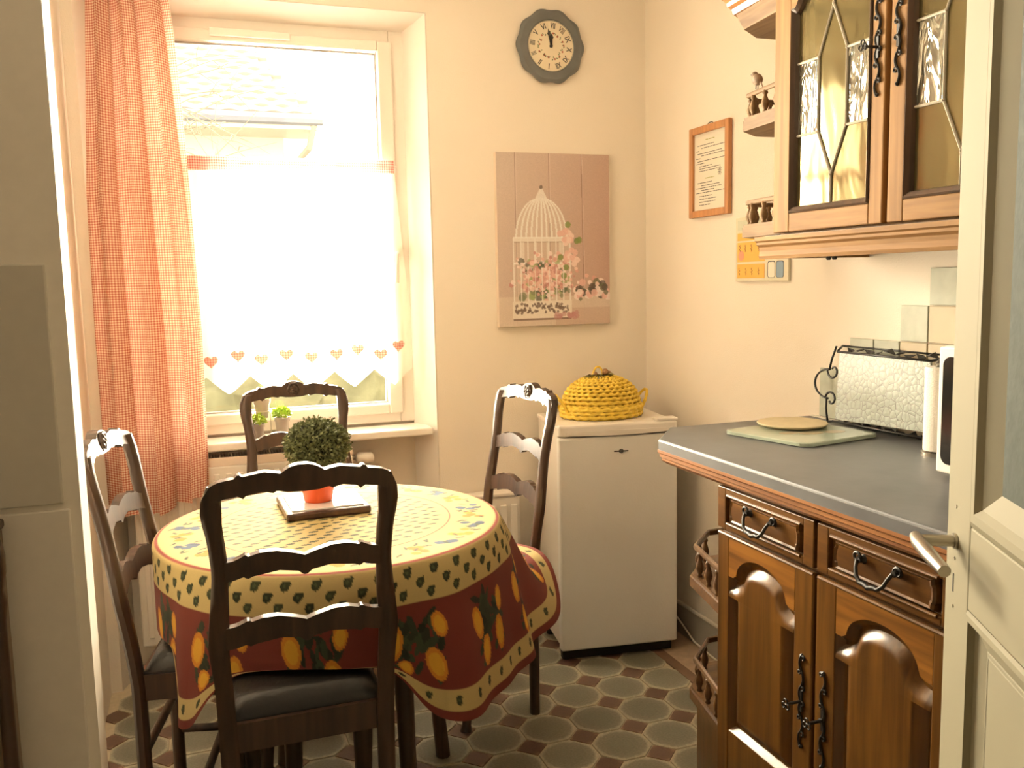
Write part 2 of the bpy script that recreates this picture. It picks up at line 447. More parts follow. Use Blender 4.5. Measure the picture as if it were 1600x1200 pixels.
# vinyl floor tiles: greyish green centre, scalloped pale rim
def _oct(center, mid, rim, r0, r1):
    def f(m, nt, b):
        tc = node(nt, 'ShaderNodeTexCoord')
        oi = node(nt, 'ShaderNodeObjectInfo')
        ln = node(nt, 'ShaderNodeVectorMath', operation='LENGTH'); nt.links.new(tc.outputs['Object'], ln.inputs[0])
        nz = node(nt, 'ShaderNodeTexNoise'); nz.inputs['Scale'].default_value = 55; nz.inputs['Detail'].default_value = 4
        nt.links.new(tc.outputs['Object'], nz.inputs[0])
        k = node(nt, 'ShaderNodeMath', operation='MULTIPLY_ADD'); k.inputs[1].default_value = 0.02; k.inputs[2].default_value = -0.01; nt.links.new(nz.outputs[0], k.inputs[0])
        ad = node(nt, 'ShaderNodeMath', operation='ADD'); nt.links.new(ln.outputs['Value'], ad.inputs[0]); nt.links.new(k.outputs[0], ad.inputs[1])
        rp = node(nt, 'ShaderNodeValToRGB')
        e = rp.color_ramp.elements
        e[0].position = r0 * 0.6; e[0].color = (*center, 1); e[1].position = r1; e[1].color = (*rim, 1)
        n = e.new(r0); n.color = (*mid, 1)
        sc = node(nt, 'ShaderNodeMath', operation='MULTIPLY'); sc.inputs[1].default_value = 10.0
        nt.links.new(ad.outputs[0], sc.inputs[0]); nt.links.new(sc.outputs[0], rp.inputs[0])
        n2 = node(nt, 'ShaderNodeTexNoise'); n2.inputs['Scale'].default_value = 160; nt.links.new(tc.outputs['Object'], n2.inputs[0])
        mx = node(nt, 'ShaderNodeMix', data_type='RGBA', blend_type='MULTIPLY'); mx.inputs[0].default_value = 0.55
        nt.links.new(rp.outputs[0], mx.inputs[6]); nt.links.new(n2.outputs[0], mx.inputs[7])
        hs = node(nt, 'ShaderNodeHueSaturation')
        v = node(nt, 'ShaderNodeMath', operation='MULTIPLY_ADD'); v.inputs[1].default_value = 0.3; v.inputs[2].default_value = 1.15; nt.links.new(oi.outputs['Random'], v.inputs[0])
        nt.links.new(v.outputs[0], hs.inputs['Value']); nt.links.new(mx.outputs[2], hs.inputs['Color'])
        nt.links.new(hs.outputs[0], b.inputs['Base Color']); b.inputs['Roughness'].default_value = 0.42
    return f
M_oct = simple('octagon_vinyl', _oct((0.20, 0.19, 0.14), (0.24, 0.225, 0.165), (0.48, 0.43, 0.31), 0.69, 0.79))
M_sq = simple('brown_vinyl', _oct((0.13, 0.07, 0.05), (0.15, 0.08, 0.055), (0.30, 0.20, 0.13), 0.33, 0.44))
M_grout = mat('pale_vinyl_joint', (0.60, 0.52, 0.37), 0.5, var=0.2, scale=60)
M_border = mat('pinkish_vinyl_border', (0.50, 0.37, 0.26), 0.45, var=0.35, scale=30)
M_borderdark = mat('brown_vinyl_border', (0.20, 0.12, 0.08), 0.45, var=0.3, scale=40)

# ------------------------------------------------------------------ room shell
XL, ZC = -2.04, 2.62
HALL = -5.2
fl = obj('floor', box(BM(), -3.6, 0.3, HALL, 0.4, -0.12, -0.004), M_grout, kind='structure')
# octagonal tiles and small squares, each a piece of its own
P = 0.1672; h = P / 2; t = P * (math.sqrt(2) - 1) / 2; g = 0.0020
def polymesh(name, pts, z0, z1, m):
    bm = BM()
    A = [bm.verts.new((x, y, z0)) for x, y in pts]; B = [bm.verts.new((x * 0.985, y * 0.985, z1)) for x, y in pts]
    n = len(pts); bm.faces.new(B)
    for i in range(n): bm.faces.new((A[i], A[(i + 1) % n], B[(i + 1) % n], B[i]))
    bmesh.ops.recalc_face_normals(bm, faces=bm.faces)
    me = bpy.data.meshes.new(name); bm.to_mesh(me); bm.free(); me.materials.append(m); return me
o8 = [(h - g, -t), (h - g, t), (t, h - g), (-t, h - g), (-h + g, t), (-h + g, -t), (-t, -h + g), (t, -h + g)]
me_oct = polymesh('tile', o8, -0.004, 0.0, M_oct)
sq = h - t - g
me_sq = polymesh('small_tile', [(sq, 0), (0, sq), (-sq, 0), (0, -sq)], -0.004, -0.0004, M_sq)
for i in range(0, 12):
    for j in range(0, 20):
        sx, sy = -0.34 - P * i, -0.195 - P * j + (0.0015 * 0)
        if sy > 0.02 or sx < -2.14: continue
        o = bpy.data.objects.new('small_tile', me_sq); o.parent = fl; COL.objects.link(o); o.location = (sx, sy, 0)
        ox, oy = sx + h, sy + h
        if oy > -0.03: continue
        o = bpy.data.objects.new('tile', me_oct); o.parent = fl; COL.objects.link(o); o.location = (ox, oy, 0)
for x0, x1, mm, nm, zt in ((-0.190, -0.150, M_borderdark, 'border_strip', 0.0012), (-0.150, -0.138, M_border, 'border_strip', 0.0016), (-0.138, -0.012, M_border, 'edge_strip', 0.0010)):
    obj(nm, box(BM(), x0, x1, -2.9, -0.012, -0.004, zt), mm, fl)

obj('ceiling', box(BM(), -3.6, 0.3, HALL, 0.4, ZC, ZC + 0.1), M_ceil, kind='structure')
obj('wall_right', box(BM(), 0.0, 0.2, HALL, 0.35, -0.1, ZC), M_wall, kind='structure')
obj('wall_left', box(BM(), XL - 0.2, XL, -1.34, 0.35, -0.1, ZC), M_wall, kind='structure')
# back wall with splayed window recess (niche runs to the floor)
WX0, WX1, WZ = -2.005, -0.870, 2.306      # recess edges on the room face
FX0, FX1, FZ0, FZ1, FY = -1.965, -0.925, 0.835, 2.272, 0.13
bm = BM()
prism(bm, [(WX1, 0), (0.02, 0), (0.02, 0.32), (FX1, 0.32), (FX1, FY)], -0.1, ZC)
prism(bm, [(XL - 0.02, 0), (WX0, 0), (FX0, FY), (FX0, 0.32), (XL - 0.02, 0.32)], -0.1, ZC)
v = [bm.verts.new(p) for p in ((WX0, 0, WZ), (WX0, 0, ZC), (WX0, 0.32, ZC), (WX0, 0.32, FZ1), (WX0, FY, FZ1))]
w = [bm.verts.new((WX1, q.co.y, q.co.z)) for q in v]
bm.faces.new(v); bm.faces.new(list(reversed(w)))
for i in range(5): bm.faces.new((v[i], v[(i + 1) % 5], w[(i + 1) % 5], w[i]))
box(bm, FX0, FX1, FY + 0.02, 0.32, -0.1, FZ0)
obj('wall_back', bm, M_wall, kind='structure')
# white painted reveal skins
bm = BM()
def quad(bm, pts): bm.faces.new([bm.verts.new(p) for p in pts])
e = 0.0015
bmr = BM()
for pts in ([(WX1 - e, -e, 0.0), (WX1 - e, -e, WZ), (FX1 - e, FY, FZ1), (FX1 - e, FY, 0.0)],):
    a = [bmr.verts.new(p) for p in pts]; b_ = [bmr.verts.new((p[0] - 0.002, p[1], p[2])) for p in pts]
    bmr.faces.new(a); bmr.faces.new(list(reversed(b_)))
    for i in range(4): bmr.faces.new((a[i], a[(i + 1) % 4], b_[(i + 1) % 4], b_[i]))
pts = [(WX0, -e, WZ - e), (WX1, -e, WZ - e), (FX1, FY, FZ1 - e), (FX0, FY, FZ1 - e)]
a = [bmr.verts.new(p) for p in pts]; b_ = [bmr.verts.new((p[0], p[1], p[2] - 0.002)) for p in pts]
bmr.faces.new(a); bmr.faces.new(list(reversed(b_)))
for i in range(4): bmr.faces.new((a[i], a[(i + 1) % 4], b_[(i + 1) % 4], b_[i]))
bm.free()
obj('trim_1', bmr, M_reveal, kind='structure')

# hall and doorway side behind the camera
obj('wall_hall_left', box(BM(), -3.6, -3.4, HALL, -1.34, -0.1, ZC), M_hall, kind='structure')
obj('wall_hall_rear', box(BM(), -3.6, 0.3, HALL - 0.2, HALL, -0.1, ZC), M_hall, kind='structure')
obj('wall_doorway', box(BM(), -1.035, 0.0, -3.02, -2.90, -0.1, ZC), M_wall, kind='structure')
pier = obj('wall_left_pier', box(BM(), -3.4, -1.9105, -1.46, -1.36, -0.1, ZC), M_pier, kind='structure')
box_ = box(BM(), -2.70, -1.932, -1.468, -1.459, 0.0, 0.0)  # placeholder bounds, replaced below
box_.free()
obj('panel', box(BM(), -2.6, -1.937, -1.468, -1.459, 0.985, 1.405, 0.003), M_pier_grey, pier)  # thin greyer slab covering a rectangle of the pier face
obj('trim_2', box(BM(), -2.6, -1.928, -1.466, -1.459, 0.0, 0.975, 0.003), mat('pier_lower_paint', (0.78, 0.73, 0.65), 0.6, var=0.05, scale=40), kind='structure')
# skirting along the right wall
sk = obj('baseboard_right', box(BM(), -0.014, -0.0005, -1.30, -0.0, 0.0, 0.118), M_skirt, kind='structure')
obj('top_bead', tube(BM(), [(-0.012, 0.0, 0.121), (-0.012, -1.30, 0.121)], 0.008, 8), mat('skirting_bead', (0.62, 0.58, 0.50), 0.4), sk)
obj('baseboard_back', box(BM(), -0.86, -0.02, -0.014, -0.0005, 0.0, 0.118), M_skirt, kind='structure')

# ------------------------------------------------------------------ window
def ring(bm, x0, x1, z0, z1, wl, wr, wb, wt, y0, y1, bev=0.004):
    box(bm, x0, x0 + wl, y0, y1, z0, z1, bev); box(bm, x1 - wr, x1, y0, y1, z0, z1, bev)
    box(bm, x0 + wl, x1 - wr, y0, y1, z0, z0 + wb, bev); box(bm, x0 + wl, x1 - wr, y0, y1, z1 - wt, z1, bev)
    return bm
GX0, GX1, GZ0, GZ1 = -1.865, -1.024, 0.908, 2.192
win = obj('window_1', ring(BM(), FX0, FX1, FZ0, FZ1, 0.06, 0.055, 0.045, 0.05, 0.13, 0.20), M_white, kind='structure')
obj('sash', ring(BM(), FX0 + 0.052, FX1 - 0.047, FZ0 + 0.036, FZ1 - 0.042, GX0 - FX0 - 0.052, FX1 - 0.047 - GX1, GZ0 - FZ0 - 0.036, FZ1 - 0.042 - GZ1, 0.114, 0.185, 0.006), M_white, win)
obj('gasket', ring(BM(), GX0, GX1, GZ0, GZ1, 0.006, 0.006, 0.006, 0.006, 0.150, 0.160, 0.0), mat('grey_gasket', (0.42, 0.40, 0.38), 0.6), win)
obj('pane', box(BM(), GX0 + 0.001, GX1 - 0.001, 0.153, 0.157, GZ0 + 0.001, GZ1 - 0.001), M_glass, win)
bm = box(BM(), -1.60, -1.33, 0.098, 0.1145, 2.207, 2.232, 0.004)
obj('vent', bm, M_reveal, win)
bm = box(BM(), -0.995, -0.968, 0.100, 0.1145, 1.44, 1.51, 0.003)
tube(bm, [(-0.982, 0.103, 1.47), (-0.982, 0.07, 1.47), (-0.984, 0.066, 1.465), (-0.992, 0.066, 1.36)], 0.0085, 8)
obj('handle', bm, M_white, win, smooth=True, angle=40)
obj('window_sill', box(BM(), -1.99, -0.893, -0.012, 0.135, 0.798, 0.826, 0.006), M_reveal, win)

# ------------------------------------------------------------------ outside, seen through the pane
M_roof = mat('clay_roof_tile', (0.27, 0.255, 0.24), 0.8, var=0.35, scale=3)
M_house = mat('house_render', (0.62, 0.57, 0.46), 0.9, var=0.05)
house = thing('house', 'pale rendered house with a tiled hipped roof outside the window', 'house', (-3, 7, -1.2))
obj('wall', box(BM(), -6.0, -0.72, 6.55, 10.0, -1.2, 3.2), M_house, house)
obj('gutter', tube(BM(), [(-6.0, 5.95, 2.99), (-0.40, 5.95, 2.97)], 0.055, 8), mat('gutter_grey', (0.17, 0.185, 0.24), 0.5), house)
obj('drainpipe', tube(BM(), [(-0.48, 5.97, 2.93), (-0.52, 6.1, 2.72), (-0.72, 6.49, 2.5), (-0.74, 6.50, -1.0)], 0.035, 8), mat('drainpipe_grey', (0.26, 0.25, 0.22), 0.6), house)
obj('soffit', box(BM(), -6.0, -0.45, 5.97, 6.6, 2.88, 2.94), mat('soffit_white', (0.45, 0.44, 0.42), 0.7), house)
sl = math.atan2(0.9, 1.2)
# roof deck under the tiles
bm = BM()
def rp(x, q, up=0.0): return (x, 6 + q * math.cos(sl) - up * math.sin(sl), 3.03 + q * math.sin(sl) + up * math.cos(sl))
hipx = lambda q: -0.43 - 0.47 * q / 1.5
a = [bm.verts.new(rp(x, q, -0.02)) for x, q in ((-6, 0), (hipx(0), 0), (hipx(4.0), 4.0), (-6, 4.0))]
b_ = [bm.verts.new((p.co.x, p.co.y, p.co.z - 0.06)) for p in a]
bm.faces.new(a); bm.faces.new(list(reversed(b_)))
for i in range(4): bm.faces.new((a[i], b_[i], b_[(i + 1) % 4], a[(i + 1) % 4]))
obj('roof', bm, M_roof, house)
bm = BM(); n = 7; tw, tl_ = 0.205, 0.150
rows = []
for yy, zz in ((0.0, 0.022), (tl_, 0.006)):
    rows.append([bm.verts.new((tw * k / (n - 1), yy, zz + 0.010 * math.sin(2 * PI * k / (n - 1)))) for k in range(n)])
low = [bm.verts.new((q.co.x, q.co.y, -0.022)) for q in rows[0]]
for k in range(n - 1):
    bm.faces.new((rows[0][k], rows[0][k + 1], rows[1][k + 1], rows[1][k])); bm.faces.new((low[k], low[k + 1], rows[0][k + 1], rows[0][k]))
me_rt = bpy.data.meshes.new('roof_tile'); bm.to_mesh(me_rt); bm.free(); me_rt.materials.append(M_roof)
for j in range(0, 13):
    q = j * 0.136
    for i in range(12):
        x = -2.55 + i * tw + (0.1 if j % 2 else 0)
        if x + tw > hipx(q) + 0.03: continue
        o = bpy.data.objects.new('roof_tile', me_rt); o.parent = house; COL.objects.link(o)
        lw = wmat(house).inverted() @ Vector(rp(x, q))
        o.location = lw; o.rotation_euler = (sl, 0, 0)
M_bark = mat('bare_bark', (0.20, 0.18, 0.15), 0.9)
tree = thing('bare_tree', 'bare leafless tree with thin branches in front of the neighbouring house', 'tree', (-2.25, 5.2, -1.2))
obj('trunk', tube(BM(), [(-2.25, 5.2, -1.2), (-2.22, 5.22, 0.8), (-2.15, 5.2, 2.2), (-2.1, 5.2, 3.2)], lambda q: 0.06 * (1 - 0.6 * q), 8), M_bark, tree)
rb = random.Random(5)
bm = BM()
for k in range(26):
    z0 = rb.uniform(1.9, 3.1); p = Vector((-2.13, 5.2, z0)); d = Vector((rb.uniform(0.3, 1.0), rb.uniform(-0.5, 0.3), rb.uniform(-0.35, 0.8))).normalized()
    L = rb.uniform(0.5, 1.5); pts = []
    for s_ in range(9):
        pts.append(p.copy()); p = p + d * (L / 8); d = (d + Vector((rb.uniform(-.12, .12), rb.uniform(-.12, .12), rb.uniform(-.22, .05)))).normalized()
    tube(bm, pts, lambda q: 0.010 * (1 - 0.75 * q), 5)
    for m_ in (3, 5, 6):
        q0 = pts[m_]; dd = (Vector((rb.uniform(-0.2, .8), rb.uniform(-.5, .5), rb.uniform(-.8, .8)))).normalized()
        tube(bm, [q0, q0 + dd * 0.12, q0 + dd * 0.22 + Vector((0.02, 0, -0.03))], lambda q: 0.005 * (1 - 0.6 * q), 4)
obj('branches', bm, M_bark, tree, kind='stuff')
M_gravel = mat('garden_ground', (0.14, 0.13, 0.09), 0.9, var=0.4, scale=3)
obj('garden_ground', box(BM(), -14, 12, 0.4, 22, -1.4, -1.2), M_gravel, kind='structure')
hedge = BM()
rb = random.Random(9)
nx, nz = 60, 16
V = [[hedge.verts.new((-4 + 6.5 * i / (nx - 1), 3.9 + 0.25 * math.sin(3.0 * j / nz) * -1 + rb.uniform(-.09, .09), -1.2 + 2.05 * j / (nz - 1) + (rb.uniform(-.08, .08) if j else 0))) for i in range(nx)] for j in range(nz)]
V2 = [hedge.verts.new((v_.co.x, 4.6, v_.co.z)) for v_ in V[-1]]; V3 = [hedge.verts.new((v_.co.x, 4.6, -1.2)) for v_ in V[0]]
L_ = V + [V2, V3]
for A, B in zip(L_, L_[1:]):
    for i in range(nx - 1): hedge.faces.new((A[i], A[i + 1], B[i + 1], B[i]))
ho = obj('hedge', hedge, mat('hedge_green', (0.12, 0.12, 0.07), 0.9, var=0.6, scale=5), smooth=True)
tag(ho, 'low grey-green hedge seen under the sheer curtain hem outside the window', 'hedge')

# ------------------------------------------------------------------ sheer café curtain with hearts
cafe = thing('cafe_curtain', 'sheer white half curtain with gingham band and hearts across the window', 'curtain', (-1.42, 0.09, 0.98))
def cx(u, tt): return (-1.855 + (0.87 + 0.045 * min(1, tt * 1.4)) * u)
def cy(u, tt): return 0.082 + 0.010 * math.sin(2 * PI * 5.2 * u + 0.6) * (0.35 + 0.65 * tt) + 0.004 * math.sin(2 * PI * 13 * u)
def hemz(u):
    ph = (u * 6.2 + 0.28) % 1.0
    return 0.985 + 0.062 * (1 - abs(2 * ph - 1)) ** 1.2
NU, NT = 180, 30
vs, fs = [], []
for j in range(NT + 1):
    for i in range(NU + 1):
        u = i / NU; tt = j / NT
        zt = 1.757; zb = hemz(u)
        vs.append((cx(u, tt), cy(u, tt), zt + (zb - zt) * tt))
for j in range(NT):
    for i in range(NU):
        a = j * (NU + 1) + i; fs.append((a, a + 1, a + NU + 2, a + NU + 1))
raw('voile', vs, fs, M_sheer, cafe, smooth=True)
vs, fs, uv = [], [], []
for j in range(3):
    for i in range(NU + 1):
        u = i / NU; z = 1.803 - 0.048 * j / 2
        vs.append((cx(u, 0), cy(u, 0) - 0.002, z)); uv.append((u * 1.0, z))
for j in range(2):
    for i in range(NU):
        a = j * (NU + 1) + i; fs.append((a, a + 1, a + NU + 2, a + NU + 1))
o = raw('header_band', vs, fs, M_gingpink, cafe, smooth=True, uv=uv); o['label'] = 'pink gingham band along the top'
obj('rod', tube(BM(), [(-1.87, 0.098, 1.782), (-0.972, 0.098, 1.782)], 0.005, 8), M_white, cafe)
def heart(cxp, czp, s):
    pts = []
    for k in range(40):
        th = 2 * PI * k / 40
        pts.append((16 * math.sin(th) ** 3 / 17.0 * s, (13 * math.cos(th) - 5 * math.cos(2 * th) - 2 * math.cos(3 * th) - math.cos(4 * th)) / 17.0 * s))
    vs, fs, uv = [], [], []
    for x, z in pts + [(0, 0)]:
        u = (cxp + x + 1.855) / 0.91
        vs.append((cxp + x, cy(u, 0.85) - 0.003, czp + z)); uv.append((x, z))
    vs += [(a[0], a[1] + 0.0015, a[2]) for a in vs[:41]]; uv += uv[:41]
    for k in range(40):
        fs.append((40, k, (k + 1) % 40)); fs.append((81, 41 + (k + 1) % 40, 41 + k)); fs.append((k, 41 + k, 41 + (k + 1) % 40, (k + 1) % 40))
    o = raw('heart', vs, fs, M_heart, cafe, smooth=False, uv=uv)
for hx, hz in ((-1.74, 1.118), (-1.655, 1.10), (-1.565, 1.118), (-1.485, 1.10), (-1.40, 1.115), (-1.31, 1.10), (-1.222, 1.108), (-1.142, 1.12), (-1.06, 1.10), (-0.992, 1.128)):
    heart(hx, hz, 0.026)

# ------------------------------------------------------------------ red gingham drape on the left
cur = thing('curtain', 'long red and white gingham curtain hanging left of the window', 'curtain', (-1.85, -0.07, 0.62))
zt, zb = 2.40, 0.625
lf = interp([(0.62, -2.003), (0.8, -2.004), (1.2, -2.004), (1.66, -2.000), (2.26, -1.968), (2.42, -1.955)])
rf = interp([(0.60, -1.683), (0.78, -1.676), (1.2, -1.672), (1.45, -1.680), (1.667, -1.686), (1.95, -1.700), (2.15, -1.712), (2.26, -1.722), (2.42, -1.745)])
NU, NT = 220, 60
vs, fs, uv = [], [], []
for j in range(NT + 1):
    tt = j / NT
    for i in range(NU + 1):
        u = i / NU
        z = zt + (zb - zt) * tt + (0.020 * math.sin(2 * PI * u * 1.0 + 2.2) + 0.014 * u + 0.006 * math.sin(2 * PI * 5 * u)) * tt ** 6
        x = lf(z) + (rf(z) - lf(z)) * u
        ph = 2 * PI * (3.4 * u + 0.13 * math.sin(2.2 * tt + 3 * u)) + 0.5
        amp = 0.034 + 0.010 * tt
        y = -0.062 + amp * math.sin(ph) * (0.75 + 0.25 * math.sin(7 * u + 2 * tt)) + 0.006 * math.sin(2.3 * ph + 4 * tt)
        x += 0.010 * math.sin(2 * ph + 0.8) * (0.6 + 0.4 * tt)
        vs.append((x, y, z)); uv.append((u * 0.60, z))
for j in range(NT):
    for i in range(NU):
        a = j * (NU + 1) + i; fs.append((a, a + 1, a + NU + 2, a + NU + 1))
raw('drape', vs, fs, M_ging, cur, smooth=True, uv=uv)
obj('curtain_rod', tube(BM(), [(-2.03, -0.075, 2.42), (-0.80, -0.075, 2.42)], 0.010, 10), M_chair, cur)
bm = BM(); box(bm, -0.83, -0.81, -0.075, -0.0, 2.41, 2.43)
obj('rod_bracket', bm, M_chair, cur)

# ------------------------------------------------------------------ radiator in the niche
rad = thing('radiator', 'white panel radiator with top grille under the window sill', 'radiator', (-1.5, 0.05, 0.12))
obj('panel', box(BM(), -1.93, -1.19, -0.004, 0.018, 0.14, 0.745, 0.006), M_white, rad)
obj('rear_panel', box(BM(), -1.93, -1.19, 0.085, 0.105, 0.14, 0.745, 0.006), M_white, rad)
bm = BM(); box(bm, -1.93, -1.19, -0.002, 0.004, 0.745, 0.775); box(bm, -1.93, -1.19, 0.099, 0.105, 0.745, 0.775)
for k in range(74):
    x = -1.925 + k * 0.00995; box(bm, x, x + 0.0035, 0.0, 0.103, 0.748, 0.772)
obj('top_grille', bm, mat('radiator_grille', (0.86, 0.74, 0.64), 0.4), rad)
bm = BM()
for k in range(18):
    x = -1.91 + k * 0.04; box(bm, x, x + 0.02, -0.010, -0.003, 0.17, 0.72, 0.003, 1)
obj('rib', bm, M_white, rad, kind='stuff')
bm = BM(); tube(bm, [(-1.205, 0.05, 0.725), (-1.175, 0.045, 0.728)], 0.010, 8)
obj('valve_stem', bm, M_steel, rad)
bm = BM(); tube(bm, [(-1.175, 0.03, 0.728), (-1.165, 0.03, 0.728), (-1.12, 0.022, 0.726), (-1.112, 0.022, 0.726)], lambda q: 0.021 if 0.1 < q < 0.9 else 0.013, 12)
obj('thermostat_knob', bm, M_white, rad, smooth=True, angle=50)
for x in (-1.85, -1.27):
    obj('foot', box(BM(), x, x + 0.03, 0.0, 0.10, 0.0, 0.142), M_white, rad)

# white ribbed panel behind the right chair
hp = thing('heater', 'low white ribbed panel heater behind the right-hand chair', 'heater', (-0.72, -0.05, 0.0))
obj('body', box(BM(), -0.845, -0.575, -0.070, -0.016, 0.06, 0.555, 0.010), M_white, hp)
bm = BM()
for k in range(6):
    x = -0.83 + k * 0.043; box(bm, x, x + 0.026, -0.079, -0.069, 0.09, 0.52, 0.003, 1)
obj('rib', bm, M_white, hp)
obj('cap', box(BM(), -0.85, -0.57, -0.078, -0.014, 0.553, 0.567, 0.004), M_white, hp)
for x in (-0.82, -0.62): obj('foot', box(BM(), x, x + 0.03, -0.075, -0.02, 0.0, 0.062), M_white, hp)

# ------------------------------------------------------------------ sill plants
def pot_plant(name, label, x, y, z, r, hgt, seed, nleaf, lr, loc_off=(0, 0, 0)):
    tpp = thing(name, label, 'plant', (x, y, z))
    bm = lathe(BM(), [(r * 0.72, 0), (r * 0.78, 0.004), (r * 0.95, hgt * 0.8), (r * 1.05, hgt * 0.8), (r * 1.08, hgt), (r * 0.92, hgt), (r * 0.9, hgt * 0.9), (0.001, hgt * 0.9)], 20, (x, y, z), cap=False)
    obj('pot', bm, M_zinc, tpp, smooth=True, angle=40)
    obj('foliage', leaf_ball(BM(), (x + loc_off[0], y + loc_off[1], z + hgt + lr * 0.35 + loc_off[2]), lr, nleaf, 0.016, seed, zmin=-0.3, squash=0.75), M_lime, tpp, kind='stuff')
    return tpp
pot_plant('potted_plant', 'small bright green plant in a grey pot, middle of the window sill', -1.427, 0.062, 0.8265, 0.026, 0.066, 3, 220, 0.032)
pot_plant('potted_plant', 'small bright green plant in a grey pot, leftmost on the window sill', -1.516, 0.016, 0.8265, 0.024, 0.055, 4, 180, 0.028)
hang = thing('potted_plant', 'small grey pot with green plant raised on a wire stand on the window sill', 'plant', (-1.482, 0.075, 0.8265))
bm = lathe(BM(), [(0.020, 0), (0.027, 0.052), (0.030, 0.052), (0.031, 0.068), (0.026, 0.068), (0.001, 0.058)], 20, (-1.494, 0.062, 0.895), cap=False)
obj('pot', bm, M_zinc, hang, smooth=True, angle=40)
obj('foliage', leaf_ball(BM(), (-1.480, 0.068, 0.972), 0.020, 120, 0.014, 8), M_lime, hang, kind='stuff')
bm = tube(BM(), [(-1.466, 0.070, 0.8265), (-1.466, 0.070, 0.905), (-1.470, 0.066, 0.915)], 0.0016, 6)
tube(bm, [(-1.494 + 0.0245 * math.cos(2 * PI * k / 24), 0.062 + 0.0245 * math.sin(2 * PI * k / 24), 0.918) for k in range(24)], 0.0016, 5, closed=True)
box(bm, -1.478, -1.4655, 0.064, 0.084, 0.8265, 0.829)
obj('wire_stand', bm, M_lead, hang)

